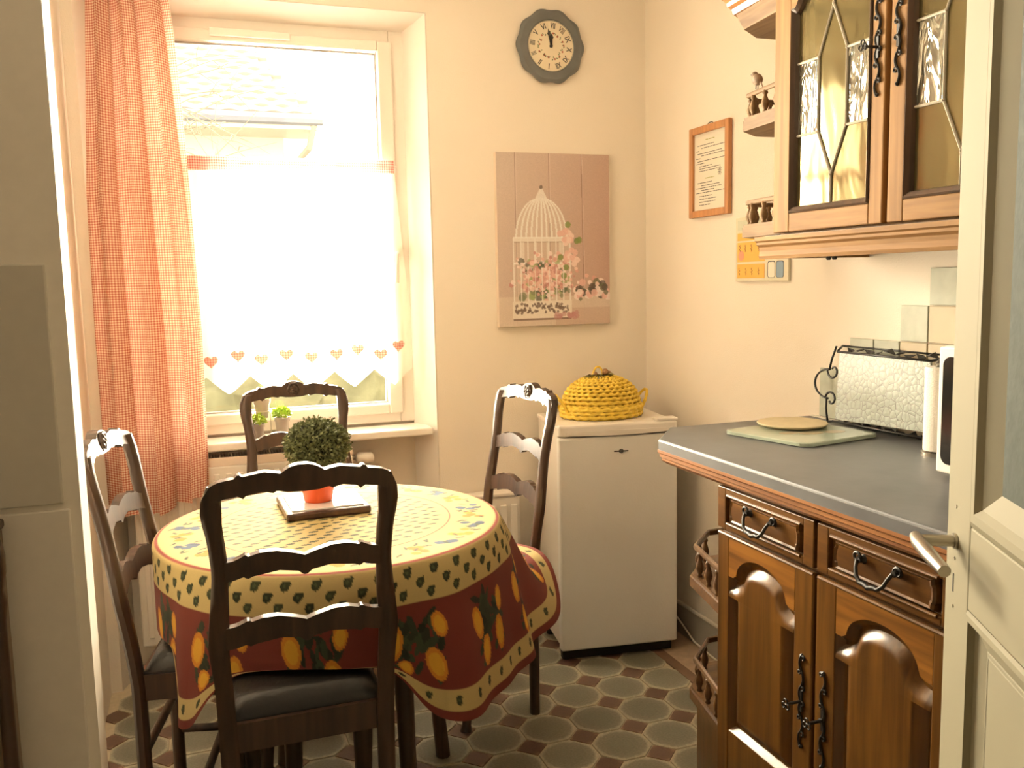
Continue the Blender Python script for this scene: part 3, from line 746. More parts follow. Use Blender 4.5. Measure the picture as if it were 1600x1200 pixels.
# ------------------------------------------------------------------ chairs
def make_chair(label, loc, rz):
    c = thing('dining_chair', label, 'chair', loc, rz, 'ladder-back chairs round the table')
    HW = 0.168                                    # stile centre half width
    rec = lambda z: 0.0 if z < 0.46 else -0.085 * ((z - 0.46) / 0.56) ** 1.25   # backward lean
    offs = interp([(0, 0.160), (0.3, 0.160), (0.47, 0.163), (0.58, 0.166), (0.66, 0.172), (0.74, 0.166), (0.82, 0.161), (0.88, 0.165), (0.93, 0.172), (0.975, 0.170), (0.995, 0.160)])
    wid = interp([(0, 0.017), (0.4, 0.019), (0.60, 0.018), (0.68, 0.021), (0.80, 0.016), (0.90, 0.017), (0.95, 0.021), (0.985, 0.017)])
    for s in (-1, 1):
        bm = BM(); rings = []
        zs = [0.0, 0.15, 0.3, 0.42, 0.47, 0.52] + [0.56 + 0.0225 * k for k in range(19)]
        zs = [z for z in zs if z <= 1.0] + [0.995]
        for z in zs:
            xc, yc, w = s * offs(z), rec(z), wid(z)
            d = 0.015
            r = []
            for k in range(8):
                a = PI / 8 + k * PI / 4
                r.append(bm.verts.new((xc + w * 1.06 * math.cos(a), yc + d * 1.06 * math.sin(a), z)))
            rings.append(r)
        for A, B in zip(rings, rings[1:]):
            for k in range(8): bm.faces.new((A[k], A[(k + 1) % 8], B[(k + 1) % 8], B[k]))
        bm.faces.new(list(reversed(rings[0]))); bm.faces.new(rings[-1])
        obj('back_post', bm, M_chair, c, local=True, smooth=True, angle=50)
    # rails : frame a=x, b=z, c=-y
    def rail(name, up, lo, span, th, z_for_lean, bow=0.018):
        xs = [span * (-1 + 2 * k / 72) for k in range(73)]
        bm = plank(BM(), xs, lambda x: lo(abs(x)), lambda x: up(abs(x)), -th / 2, th / 2, lambda x: bow * (1 - (x / span) ** 2))
        for v_ in bm.verts:
            x, z, cc = v_.co
            v_.co = (x, rec(z) - cc, z)
        return obj(name, bm, M_chair, c, local=True)
    up = interp([(0, 1.030), (0.012, 1.0295), (0.024, 1.026), (0.036, 1.019), (0.042, 1.014), (0.050, 1.017), (0.072, 1.020), (0.095, 1.016), (0.112, 1.013), (0.114, 1.018), (0.122, 1.016), (0.124, 1.010), (0.140, 1.008), (0.158, 1.004), (0.172, 0.997), (0.183, 0.980)])
    lo = interp([(0, 0.976), (0.03, 0.977), (0.050, 0.982), (0.054, 0.977), (0.075, 0.982), (0.105, 0.977), (0.113, 0.969), (0.120, 0.976), (0.135, 0.973), (0.150, 0.971), (0.160, 0.965), (0.183, 0.958)])
    tr = rail('top_rail', up, lo, 0.183, 0.024, 1.0)
    # carved flower medallion on the front of the top rail
    yb = rec(0.995) - 0.018 + 0.012
    bm = BM()
    R_ = [(0.0225 + 0.0016 * math.cos(6 * 2 * PI * k / 36)) for k in range(36)]
    out = [(R_[k] * math.cos(2 * PI * k / 36), 1.002 + R_[k] * 1.12 * math.sin(2 * PI * k / 36)) for k in range(36)]
    loft(bm, [(out, -0.004), (out, 0.002), (inset(out, 0.004), 0.004), (inset(out, 0.006), 0.001), (inset(out, 0.010), 0.001)])
    for v_ in bm.verts: x, z, cc = v_.co; v_.co = (x, yb + cc, z)
    obj('medallion', bm, M_chair, tr, local=True)
    bm = BM()
    for k in range(6):
        a = 2 * PI * k / 6 + 0.5
        px, pz = 0.0095 * math.cos(a), 1.002 + 0.0105 * math.sin(a)
        bmesh.ops.create_icosphere(bm, subdivisions=2, radius=0.0062, matrix=Matrix.Translation((px, yb + 0.002, pz)) @ Matrix.Diagonal((1, 0.6, 1, 1)))
    bmesh.ops.create_icosphere(bm, subdivisions=2, radius=0.005, matrix=Matrix.Translation((0, yb + 0.003, 1.002)))
    obj('carved_flower', bm, M_chair, tr, local=True, smooth=True)
    up2 = interp([(0, 0.846), (0.02, 0.853), (0.055, 0.861), (0.085, 0.860), (0.108, 0.853), (0.112, 0.858), (0.120, 0.853), (0.135, 0.846), (0.165, 0.840)])
    lo2 = interp([(0, 0.806), (0.006, 0.807), (0.012, 0.814), (0.05, 0.820), (0.10, 0.812), (0.110, 0.807), (0.118, 0.812), (0.135, 0.806), (0.165, 0.800)])
    rail('middle_rail', up2, lo2, 0.163, 0.020, 0.83)
    k_ = 0.132
    up3 = lambda x: up2(x) - k_ - 0.004
    rail('lower_rail', up3, lambda x: lo2(x) - k_ - 0.010, 0.166, 0.020, 0.70)
    # seat frame, cushion
    fw, bw, y0, y1 = 0.166, 0.168, 0.0, 0.255
    bm = prism(BM(), [(-bw, y0), (bw, y0), (fw, y1), (-fw, y1)], 0.430, 0.490)
    obj('seat_frame', bm, M_chair, c, local=True)
    bm = BM(); n = 14; G = []
    for j in range(n + 1):
        tt = j / n; y = y0 + 0.012 + (y1 - y0 - 0.012) * tt; wdt = bw + (fw - bw) * tt - 0.004
        row = []
        for i in range(n + 1):
            u = -1 + 2 * i / n
            edge = (1 - abs(u) ** 5) * (1 - abs(2 * tt - 1) ** 5)
            row.append(bm.verts.new((wdt * u, y, 0.497 + 0.042 * edge ** 0.45)))
        G.append(row)
    for j in range(n):
        for i in range(n): bm.faces.new((G[j][i], G[j][i + 1], G[j + 1][i + 1], G[j + 1][i]))
    border = [G[0][i] for i in range(n + 1)] + [G[j][n] for j in range(1, n + 1)] + [G[n][i] for i in range(n - 1, -1, -1)] + [G[j][0] for j in range(n - 1, 0, -1)]
    lowb = [bm.verts.new((v_.co.x * 0.99, v_.co.y, 0.489)) for v_ in border]
    m_ = len(border)
    for i in range(m_): bm.faces.new((border[i], lowb[i], lowb[(i + 1) % m_], border[(i + 1) % m_]))
    bm.faces.new(lowb)
    obj('seat', bm, M_leather, c, local=True, smooth=True, angle=60, label='black leather seat pad')
    for s in (-1, 1):
        pts = [(s * 0.148, 0.232, 0.44), (s * 0.152, 0.237, 0.36), (s * 0.148, 0.232, 0.2), (s * 0.143, 0.226, 0.08), (s * 0.146, 0.235, 0.02), (s * 0.148, 0.239, 0.0)]
        obj('front_leg', tube(BM(), pts, interp([(0, 0.024), (0.2, 0.026), (0.5, 0.018), (0.8, 0.014), (1, 0.019)]), 10), M_chair, c, local=True, smooth=True, angle=50)
        obj('stretcher', tube(BM(), [(s * 0.160, 0.0, 0.20), (s * 0.153, 0.12, 0.20), (s * 0.147, 0.232, 0.20)], 0.011, 8), M_chair, c, local=True, smooth=True, angle=50)
    obj('stretcher', tube(BM(), [(-0.153, 0.12, 0.20), (0.153, 0.12, 0.20)], 0.011, 8), M_chair, c, local=True, smooth=True, angle=50)
    obj('stretcher', tube(BM(), [(-0.160, 0.0, 0.30), (0.160, 0.0, 0.30)], 0.011, 8), M_chair, c, local=True, smooth=True, angle=50)
    c.scale = (0.97, 1, 1)
    return c
G_ = 'ladder-back chairs round the table'
ch = make_chair('dark ladder-back chair nearest the camera, seen from behind at the table front', (-1.527, -1.402, 0), 0.0)
copy_tree(ch, (-0.785, -0.520, 0), math.radians(100.0), 'dark ladder-back chair beside the white fridge, carved flower on its top rail', G_)
copy_tree(ch, (-1.384, -0.135, 0), math.radians(186.0), 'brown ladder-back chair under the window, behind the round green plant', G_)
copy_tree(ch, (-1.836, -0.922, 0), math.radians(-101.5), 'dark ladder-back chair by the left wall, in front of the red curtain', G_)

# ------------------------------------------------------------------ table and cloth
TX, TY, TR, TZ = -1.396, -0.914, 0.424, 0.752
tb = thing('dining_table', 'round dark wooden dining table hidden under the patterned cloth', 'table', (TX, TY, 0))
obj('tabletop', lathe(BM(), [(TR - 0.02, TZ - 0.03), (TR - 0.008, TZ - 0.028), (TR - 0.004, TZ - 0.015), (TR - 0.008, TZ - 0.004), (TR - 0.02, TZ - 0.003)], 64, (TX, TY, 0)), M_chair, tb, smooth=True, angle=50)
bm = BM(); lathe(bm, [(0.30, TZ - 0.10), (0.30, TZ - 0.03)], 40, (TX, TY, 0))
obj('apron', bm, M_chair, tb)
for lx, ly in ((-1.096, -0.811), (-1.545, -1.078), (-1.265, -1.165), (-1.53, -0.68)):
    ux, uy = (lx - TX), (ly - TY); q = math.hypot(ux, uy); ux /= q; uy /= q
    pts = [(lx - 0.03 * ux, ly - 0.03 * uy, TZ - 0.04), (lx - 0.02 * ux, ly - 0.02 * uy, 0.4), (lx - 0.012 * ux, ly - 0.012 * uy, 0.12), (lx, ly, 0.0)]
    obj('leg', tube(BM(), pts, interp([(0, 0.026), (0.5, 0.022), (0.8, 0.018), (1, 0.021)]), 10), M_chair, tb, smooth=True, angle=50)

# printed cloth
NA, NR, ND = 1080, 110, 110
th = np.linspace(0, 2 * PI, NA, endpoint=False)
DROP = 0.356
def win_(th, a0, hw, soft):
    d = np.abs((th - math.radians(a0) + PI) % (2 * PI) - PI)
    return 1 / (1 + np.exp((d - math.radians(hw)) / math.radians(soft)))
seatw = [(-106, 28, 3.0, 0.05), (31, 26, 3.0, 0.3), (90, 28, 3.0, 0.2), (182, 26, 1.2, 0.0)]
lift = np.zeros(NA); spread = np.zeros(NA)
for a0, hw, sf, sp in seatw:
    w_ = win_(th, a0, hw, sf); lift = np.maximum(lift, w_); spread = np.maximum(spread, w_ * sp)
fold = 0.55 * np.sin(11 * th + 0.7) + 0.35 * np.sin(17 * th + 2.0) + 0.25 * np.sin(5 * th + 1.1)
R0 = TR + 0.006
rows, svals = [], []
for j in range(NR + 1):
    r = R0 * (j / NR)
    rr = r; z = TZ + 0.004 - 0.004 * (max(0, (j / NR - 0.96)) / 0.04) ** 2
    rows.append(np.stack([TX + rr * np.cos(th), TY + rr * np.sin(th), np.full(NA, z)], 1)); svals.append(r)
for j in range(1, ND + 1):
    s = DROP * j / ND; tt = j / ND
    z = TZ - s
    base = R0 + 0.012 * (1 - np.exp(-s / 0.02)) + 0.055 * tt ** 1.1
    rr = base + (0.024 * tt ** 0.9) * fold
    zmin = 0.552
    zz = np.full(NA, z)
    over = np.maximum(0, zmin - z)
    zlift = np.where(z < zmin, zmin - 0.010 * over / 0.15 * (1 - 0), z)
    zl = lift * np.maximum(z, zmin + 0.004 * np.sin(9 * th)) + (1 - lift) * zz
    rl = rr + spread * over * 0.9 - lift * 0.012 * (tt)
    rl = rl + 0.135 * tt * win_(th, 22, 30, 6)
    lw_ = win_(th, 182, 31, 2.5); fw_ = win_(th, -106, 26, 2.5)
    rl = np.where(lw_ > 0.02, np.minimum(rl, np.where((th < math.radians(184)) & (s > 0.05), 0.405, 0.434) * lw_ + rl * (1 - lw_)), rl)
    rl = np.where(fw_ > 0.02, np.minimum(rl, 0.446 * fw_ + rl * (1 - fw_)), rl)
    rows.append(np.stack([TX + rl * np.cos(th), TY + rl * np.sin(th), zl], 1)); svals.append(R0 + s)
V = np.concatenate(rows, 0)
Rg = np.array(svals)[:, None] * np.ones((1, NA)); A = np.ones((len(svals), 1)) * th[None, :]
rng = np.random.RandomState(3)
cream = np.array([0.56, 0.44, 0.19]); red = np.array([0.24, 0.030, 0.015]); maroon = np.array([0.165, 0.028, 0.017]); green = np.array([0.035, 0.045, 0.018])
dgreen = np.array([0.022, 0.030, 0.014]); orange = np.array([0.60, 0.23, 0.02]); yel = np.array([0.68, 0.36, 0.03]); blue = np.array([0.045, 0.075, 0.13])
C = np.ones(Rg.shape + (3,)) * cream
def paint(mask, c, k=1.0):
    C[mask] = C[mask] * (1 - k) + np.asarray(c) * k
def blob(r0, a0, dr, da, tilt=0.0, comma=0.0):
    x = ((A - a0 + PI) % (2 * PI) - PI) * Rg; y = Rg - r0
    ct, st = math.cos(tilt), math.sin(tilt)
    xx = x * ct + y * st; yy = -x * st + y * ct
    xx = xx - comma * yy * yy / max(dr, 1e-4)
    return (xx / da) ** 2 + (yy / dr) ** 2
def paisley_ring(r0, n, size, ph=0.0, asp=1.7):
    for k in range(n):
        a0 = 2 * PI * (k + ph) / n
        lo_j = max(0, int(np.searchsorted(np.array(svals), r0 - size * 2.2))); hi_j = min(len(svals), int(np.searchsorted(np.array(svals), r0 + size * 2.2)) + 1)
        w_ = min(NA // 2 - 1, int(2.5 * size * asp / max(r0, 0.02) / (2 * PI) * NA) + 3)
        c0 = int(a0 / (2 * PI) * NA)
        ii = (np.arange(c0 - w_, c0 + w_ + 1)) % NA
        sub = np.ix_(np.arange(lo_j, hi_j), ii)
        x = ((A[sub] - a0 + PI) % (2 * PI) - PI) * Rg[sub]; y = Rg[sub] - r0
        tl = rng.uniform(-0.25, 0.25) + 0.35
        ct, st = math.cos(tl), math.sin(tl)
        xx = x * ct + y * st; yy = -x * st + y * ct
        d1 = (xx / size) ** 2 + (yy / (size * 1.15)) ** 2
        d2 = ((xx - size * 0.62) / (size * 0.42)) ** 2 + ((yy + size * 0.85) / (size * 0.55)) ** 2
        m_ = (d1 < 1) | (d2 < 1)
        cc = C[sub]; cc[m_] = green * rng.uniform(0.8, 1.25); 
        hl = ((xx + size * 0.1) / (size * 0.35)) ** 2 + ((yy + size * 0.1) / (size * 0.4)) ** 2 < 1
        cc[hl] = green * 2.2
        C[sub] = cc
# inner field of small paisleys
for i, r0 in enumerate(np.arange(0.028, 0.285, 0.0265)):
    n_ = max(5, int(2 * PI * r0 / 0.040)); 
    x_r = r0
    def stroke(r0=r0, n_=n_):
        for k in range(n_):
            a0 = 2 * PI * (k + 0.5 * (i % 2)) / n_
            lo_j = max(0, int(np.searchsorted(np.array(svals), r0 - 0.016))); hi_j = int(np.searchsorted(np.array(svals), r0 + 0.016)) + 1
            c0 = int(a0 / (2 * PI) * NA); w_ = min(NA // 2 - 1, int(0.02 / r0 / (2 * PI) * NA) + 3)
            ii = (np.arange(c0 - w_, c0 + w_ + 1)) % NA; sub = np.ix_(np.arange(lo_j, hi_j), ii)
            x = ((A[sub] - a0 + PI) % (2 * PI) - PI) * Rg[sub]; y = Rg[sub] - r0
            # marks lie roughly along the table's long view axis
            ang = a0 + 0.0
            gx = x * -math.sin(ang) + y * math.cos(ang); gy = x * math.cos(ang) + y * math.sin(ang)
            m_ = ((gx / 0.0125) ** 2 + ((gy - 0.15 * gx) / 0.0062) ** 2) < 1
            cc = C[sub]; cc[m_] = green * 1.3; C[sub] = cc
    stroke()
paint(np.abs(Rg - 0.300) < 0.0028, red)
# flower band
rngb = np.random.RandomState(11)
for k in range(26):
    a0 = 2 * PI * k / 26 + rngb.uniform(-0.03, 0.03)
    kind = k % 2
    for q in range(5):
        rr0 = 0.362 + rngb.uniform(-0.026, 0.026); aa0 = a0 + rngb.uniform(-0.07, 0.07)
        m_ = blob(rr0, aa0, 0.011, 0.013, rngb.uniform(0, 3)) < 1
        paint(m_, (blue if kind == 0 else orange) * rngb.uniform(0.8, 1.3))
    for q in range(4):
        m_ = blob(0.362 + rngb.uniform(-0.040, 0.040), a0 + rngb.uniform(-0.13, 0.13), 0.004, 0.012, rngb.uniform(0, 3)) < 1
        paint(m_, green * 1.4)
paint(np.abs(Rg - 0.424) < 0.0045, red)
# drop : larger paisleys on cream
for i, s_ in enumerate((0.018, 0.041, 0.064)):
    paisley_ring(R0 + s_, 42, 0.0100, (0.0, 0.42, 0.77)[i], 1.6)
# maroon fruit band
S0, S1 = R0 + 0.083, R0 + 0.288
edge = S0
paint((Rg > edge) & (Rg < S1), maroon)
for k in range(13):
    a0 = 2 * PI * k / 13 + 0.12
    for q in range(44):
        paint((blob(R0 + 0.186 + rngb.uniform(-0.075, 0.075), a0 + rngb.uniform(-0.12, 0.12), rngb.uniform(0.008, 0.03), rngb.uniform(0.006, 0.012), rngb.uniform(-1.2, 1.2)) < 1) & (Rg > S0) & (Rg < S1), dgreen * rngb.uniform(0.6, 2.0))
    for dr_, da_, sz in ((-0.02, -0.11, 0.040), (0.035, 0.085, 0.042), (0.060, -0.06, 0.036), (-0.050, 0.12, 0.030)):
        m_ = blob(R0 + 0.188 + dr_ + rngb.uniform(-0.01, 0.01), a0 + da_ * 1.0, sz, sz * 0.66, rngb.uniform(-0.4, 0.4))
        paint(m_ < 1, orange); paint(m_ < 0.5, yel)
paint((Rg > S1) & (Rg < R0 + 0.334), cream * 0.95)
paisley_ring(R0 + 0.311, 52, 0.0095, 0.3, 1.3)
paint(Rg >= R0 + 0.334, maroon)
NRows = len(svals)
faces = []
for j in range(1, NRows - 1):
    b0 = j * NA; b1 = (j + 1) * NA
    faces += [(b0 + i, b0 + (i + 1) % NA, b1 + (i + 1) % NA, b1 + i) for i in range(NA)]
faces.append(tuple(NA + i for i in range(NA)))
M_cloth = vcol_mat('printed_cotton', 0.85, bump=0.2)
co = raw('tablecloth', V, faces, M_cloth, None, smooth=True, col=C.reshape(-1, 3))
tag(co, 'round Provencal print cloth in yellow and maroon draped over the table', 'tablecloth')

# trivet and potted boxwood on the table
tv = thing('trivet', 'white glazed tile trivet with dark wood edge under the orange pot', 'trivet', (-1.402, -0.775, TZ + 0.005), math.radians(2))
pts = [(-0.108, -0.113), (0.108, -0.113), (0.108, 0.113), (-0.108, 0.113)]
obj('wooden_edge', box(BM(), -0.110, 0.110, -0.112, 0.112, 0.0, 0.020, 0.006), wood('trivet_wood', (0.10, 0.045, 0.025), (0.05, 0.022, 0.012)), tv, local=True)
obj('tile', box(BM(), -0.094, 0.094, -0.096, 0.096, 0.018, 0.024, 0.002), mat('white_gloss_tile', (0.85, 0.84, 0.82), 0.08), tv, local=True)
pp = thing('potted_boxwood', 'round clipped green plant in an orange pot on the table', 'plant', (-1.414, -0.785, TZ + 0.0295))
px_, py_, pz_ = -1.414, -0.785, TZ + 0.0295
bm = lathe(BM(), [(0.036, 0), (0.038, 0.003), (0.052, 0.098), (0.053, 0.105), (0.047, 0.105), (0.045, 0.092), (0.001, 0.092)], 32, (px_, py_, pz_), cap=False)
obj('pot', bm, M_orangepot, pp, smooth=True, angle=40)
obj('foliage', leaf_ball(BM(), (px_ + 0.004, py_, pz_ + 0.150), 0.084, 7000, 0.0105, 21, zmin=-0.95, squash=0.86), M_green, pp, kind='stuff')
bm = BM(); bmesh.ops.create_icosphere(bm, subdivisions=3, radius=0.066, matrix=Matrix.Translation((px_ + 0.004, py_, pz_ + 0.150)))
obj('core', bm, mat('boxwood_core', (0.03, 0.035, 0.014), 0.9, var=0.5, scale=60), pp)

# ------------------------------------------------------------------ fridge
FR = thing('fridge', 'small white under-counter fridge standing in the corner', 'fridge', (-0.541, -0.374, 0), math.radians(-8.2))
W_, D_ = 0.436, 0.335
obj('body', box(BM(), 0.006, W_ - 0.006, 0.040, D_, 0.05, 0.846, 0.006), M_white, FR, local=True)
M_fdoor = mat('fridge_door_enamel', (0.90, 0.88, 0.83), 0.28, var=0.03, bump=0.15, bscale=160)
dr = obj('door', box(BM(), 0.0, W_, 0.0, 0.036, 0.044, 0.812, 0.008, 3), M_fdoor, FR, local=True)
obj('top_plate', box(BM(), 0.0, W_, 0.036, D_, 0.838, 0.855, 0.005), M_white, FR, local=True)
bm = box(BM(), 0.0, W_, 0.002, 0.036, 0.816, 0.855, 0.007)
obj('control_strip', bm, M_white, FR, local=True)
bm = BM(); xs = [0.03 + (W_ - 0.05) * k / 24 for k in range(25)]
plank(bm, xs, lambda x: 0.816 + 0.010 * abs((x - W_ / 2) / (W_ / 2)) ** 2, lambda x: 0.834, -0.006, 0.0)
for v_ in bm.verts: x, z, cc = v_.co; v_.co = (x, cc + 0.004 - 0.004, z)
obj('grip', bm, M_white, FR, local=True)
obj('hinge_cover', box(BM(), W_ - 0.075, W_ + 0.004, 0.006, 0.052, 0.855, 0.866, 0.003), M_white, FR, local=True)
obj('kick_shadow_plate', box(BM(), 0.012, W_ - 0.012, 0.030, 0.060, 0.004, 0.056), M_dark, FR, local=True)  # near-black plate set forward, stands in for the shadow gap under the door
for x in (0.03, W_ - 0.055):
    for y in (0.05, D_ - 0.05):
        obj('foot', lathe(BM(), [(0.016, 0), (0.016, 0.012), (0.010, 0.014), (0.010, 0.052)], 12, (x, y, 0)), M_dark, FR, local=True)
bm = BM(); xb, zb_ = 0.226, 0.758
box(bm, xb - 0.026, xb + 0.026, -0.0015, 0.001, zb_ - 0.002, zb_ + 0.002)
obj('badge', bm, M_ink, FR, local=True)
bm = tube(BM(), [(xb + 0.0065 * math.cos(2 * PI * k / 24), -0.0015, zb_ + 0.0065 * math.sin(2 * PI * k / 24)) for k in range(24)], 0.0016, 6, closed=True)
box(bm, xb - 0.001, xb + 0.001, -0.002, 0.0, zb_ - 0.004, zb_ + 0.004)
obj('badge_ring', bm, M_ink, FR, local=True)

# yellow woven basket on the fridge
bk = thing('bread_basket', 'yellow woven basket with domed lid and dried leaves, on the fridge', 'basket', (-0.306, -0.235, 0.8555))
BX, BY, BZ = -0.306, -0.222, 0.8555
def coil(z, rx, ry, rad, nb, ph, name, par=bk):
    pts = [(BX + rx * math.cos(2 * PI * k / 180), BY + ry * math.sin(2 * PI * k / 180), z) for k in range(180)]
    bm = BM(); N = len(pts); rings = []
    for k, p in enumerate(pts):
        a = 2 * PI * k / 180; rr = rad * (1 + 0.22 * math.sin(nb * a + ph))
        d = Vector((math.cos(a), math.sin(a), 0))
        zo = 0.0022 * math.cos(nb * a + ph)
        rings.append([bm.verts.new(Vector(p) + d * rr * math.cos(2 * PI * q / 8) + Vector((0, 0, rr * math.sin(2 * PI * q / 8) + zo))) for q in range(8)])
    for i in range(N):
        A_, B_ = rings[i], rings[(i + 1) % N]
        for q in range(8): bm.faces.new((A_[q], A_[(q + 1) % 8], B_[(q + 1) % 8], B_[q]))
    return obj(name, bm, M_yellow, par, smooth=True)
tray = obj('base', lathe(BM(), [(0.02, 0.0), (0.138, 0.0), (0.148, 0.010), (0.152, 0.034), (0.146, 0.034), (0.140, 0.012), (0.02, 0.006)], 48, (BX, BY, BZ), 1.0, 0.78), M_yellow, bk, smooth=True, angle=40)
for i, z in enumerate((0.0125, 0.026, 0.038)): coil(BZ + z, 0.150 + 0.001 * i, 0.117 + 0.001 * i, 0.0085, 26, i * 1.5, 'coil', tray)
lid = obj('lid', lathe(BM(), [(0.143, 0.038), (0.138, 0.065), (0.122, 0.095), (0.095, 0.120), (0.06, 0.138), (0.02, 0.146), (0.001, 0.147)], 48, (BX, BY, BZ), 1.0, 0.78), M_yellow, bk, smooth=True)
NC = 10
for i in range(NC):
    f_ = i / (NC - 1); a = f_ * 1.35
    r_ = 0.145 * math.cos(a) ** 0.85; z = 0.047 + 0.100 * math.sin(a) 
    coil(BZ + z, r_, r_ * 0.78, 0.0068, 30, i * 2.0, 'coil', lid)
for s in (-1, 1):
    pts = []
    for k in range(17):
        a = PI * k / 16
        pts.append((BX + s * (0.150 + 0.034 * math.sin(a)), BY + 0.036 * math.cos(a), BZ + 0.030 + 0.060 * math.sin(a)))
    obj('handle', tube(BM(), pts, lambda q: 0.0055 * (1 + 0.2 * math.sin(60 * q)), 8), M_yellow, bk, smooth=True)
pts = [(BX - 0.012 + 0.020 * math.cos(PI * k / 12 * 1.0), BY, BZ + 0.150 + 0.034 * math.sin(PI * k / 12)) for k in range(13)]
obj('lid_loop', tube(BM(), pts, 0.004, 8), M_yellow, bk, smooth=True)
bm = BM(); rb = random.Random(13)
for k in range(30):
    a = rb.uniform(0, 2 * PI); L = rb.uniform(0.03, 0.06); p = Vector((BX + rb.uniform(-0.02, 0.02), BY + rb.uniform(-0.02, 0.02), BZ + 0.152))
    d = Vector((math.cos(a), 0.7 * math.sin(a), rb.uniform(-0.30, 0.10))); w_ = Vector((-math.sin(a), math.cos(a), 0)) * L * 0.3
    q = [p, p + d * L * 0.5 + w_ + Vector((0, 0, 0.008)), p + d * L * 1.25, p + d * L * 0.5 - w_ + Vector((0, 0, 0.004))]
    bm.faces.new([bm.verts.new(x) for x in q])
obj('dried_leaves', bm, M_dried, bk, kind='stuff')
bm = BM()
for dx, dy, dz, r in ((0.012, -0.012, 0.165, 0.013), (0.030, -0.006, 0.158, 0.010), (-0.026, -0.008, 0.158, 0.009)):
    bmesh.ops.create_icosphere(bm, subdivisions=2, radius=r, matrix=Matrix.Translation((BX + dx, BY + dy, BZ + dz)))
obj('seed_heads', bm, mat('seed_brown', (0.28, 0.15, 0.06), 0.7, var=0.4, scale=60), bk, smooth=True)
# cable along the skirting
cb = obj('cable', tube(BM(), [(-0.06, -0.10, 0.16), (-0.035, -0.22, 0.10), (-0.028, -0.33, 0.055), (-0.030, -0.42, 0.02), (-0.03, -0.60, 0.006), (-0.04, -0.9, 0.005)], 0.0035, 6), M_white, smooth=True)
tag(cb, 'thin white cable trailing along the skirting beside the fridge', 'cable')

# ------------------------------------------------------------------ base cabinet
XF = -0.565
ZT = 0.9455
bc = thing('base_cabinet', 'amber oak base unit with arched panel doors under the grey worktop', 'cabinet', (-0.29, -1.9, 0))
YL = -1.410
obj('carcass', box(BM(), -0.545, -0.002, -2.62, YL - 0.004, 0.06, 0.879), M_base, bc)
obj('plinth', box(BM(), -0.50, -0.01, -2.60, YL - 0.02, 0.0, 0.062), M_dark, bc)
def arch_fn(w, zs, rise, notch):
    """upper edge of a cathedral arch over width w: shoulders at zs, small ogee then a round crown"""
    def f(a):
        d = min(a, w - a)
        if d <= notch * 0.55: return zs
        if d <= notch: return zs + 0.008 * (d - notch * 0.55) / (notch * 0.45)
        k = (d - notch) / (w / 2 - notch)
        return zs + 0.008 + (rise - 0.008) * math.sqrt(max(0, 1 - (1 - k) ** 2))
    return f
def arch_outline(a0, a1, z0, zs, rise, notch, n=28):
    w = a1 - a0; f = arch_fn(w, zs, rise, notch)
    pts = [(a0, z0), (a1, z0)]
    for k in range(n + 1):
        u = 1 - k / n
        a = w * (0.5 - 0.5 * math.cos(PI * u))
        pts.append((a0 + a, f(a)))
    return pts
def raised_door(parent, y0, w, z0, z1, stl, str_, brl, trl, mv, mh):
    """frame door with an arched raised panel; y0 = far edge, runs w towards the camera"""
    T = frame_right(XF, y0)
    zs, rise, notch = z1 - trl - 0.075, 0.062, 0.030
    bm = BM()
    box(bm, 0, stl, z0, z1, -0.018, 0.0, 0.003); box(bm, w - str_, w, z0, z1, -0.018, 0.0, 0.003)
    box(bm, stl, w - str_, z0, z0 + brl, -0.018, 0.0, 0.003)
    a0, a1 = stl, w - str_; f = arch_fn(a1 - a0, zs, rise, notch)
    bmr_ = BM()
    plank(bmr_, [a0 + (a1 - a0) * k / 60 for k in range(61)], lambda a: f(a - a0), lambda a: z1, -0.018, -0.0005)
    bm.transform(T)
    d = obj('door', bm, mv, parent)
    bmr_.transform(T); obj('arched_rail', bmr_, M_archrail, d)
    out = arch_outline(a0, a1, z0 + brl, zs, rise, notch)
    bm = BM()
    loft(bm, [(out, -0.002), (inset(out, 0.005), -0.009), (inset(out, 0.012), -0.016), (inset(out, 0.019), -0.016), (inset(out, 0.024), -0.0125), (inset(out, 0.029), -0.0080), (inset(out, 0.034), -0.0042), (inset(out, 0.039), -0.0016), (inset(out, 0.044), -0.0003), (inset(out, 0.048), 0.0)])
    bm.transform(T)
    obj('panel', bm, mv, d, smooth=True, angle=32)
    # shiny cap bead along the top edge of the door
    bm = tube(BM(), [(0.002, z1 - 0.002, -0.004), (w - 0.002, z1 - 0.002, -0.004)], 0.005, 8); bm.transform(T)
    obj('top_bead', bm, mh, d)
    return d, T
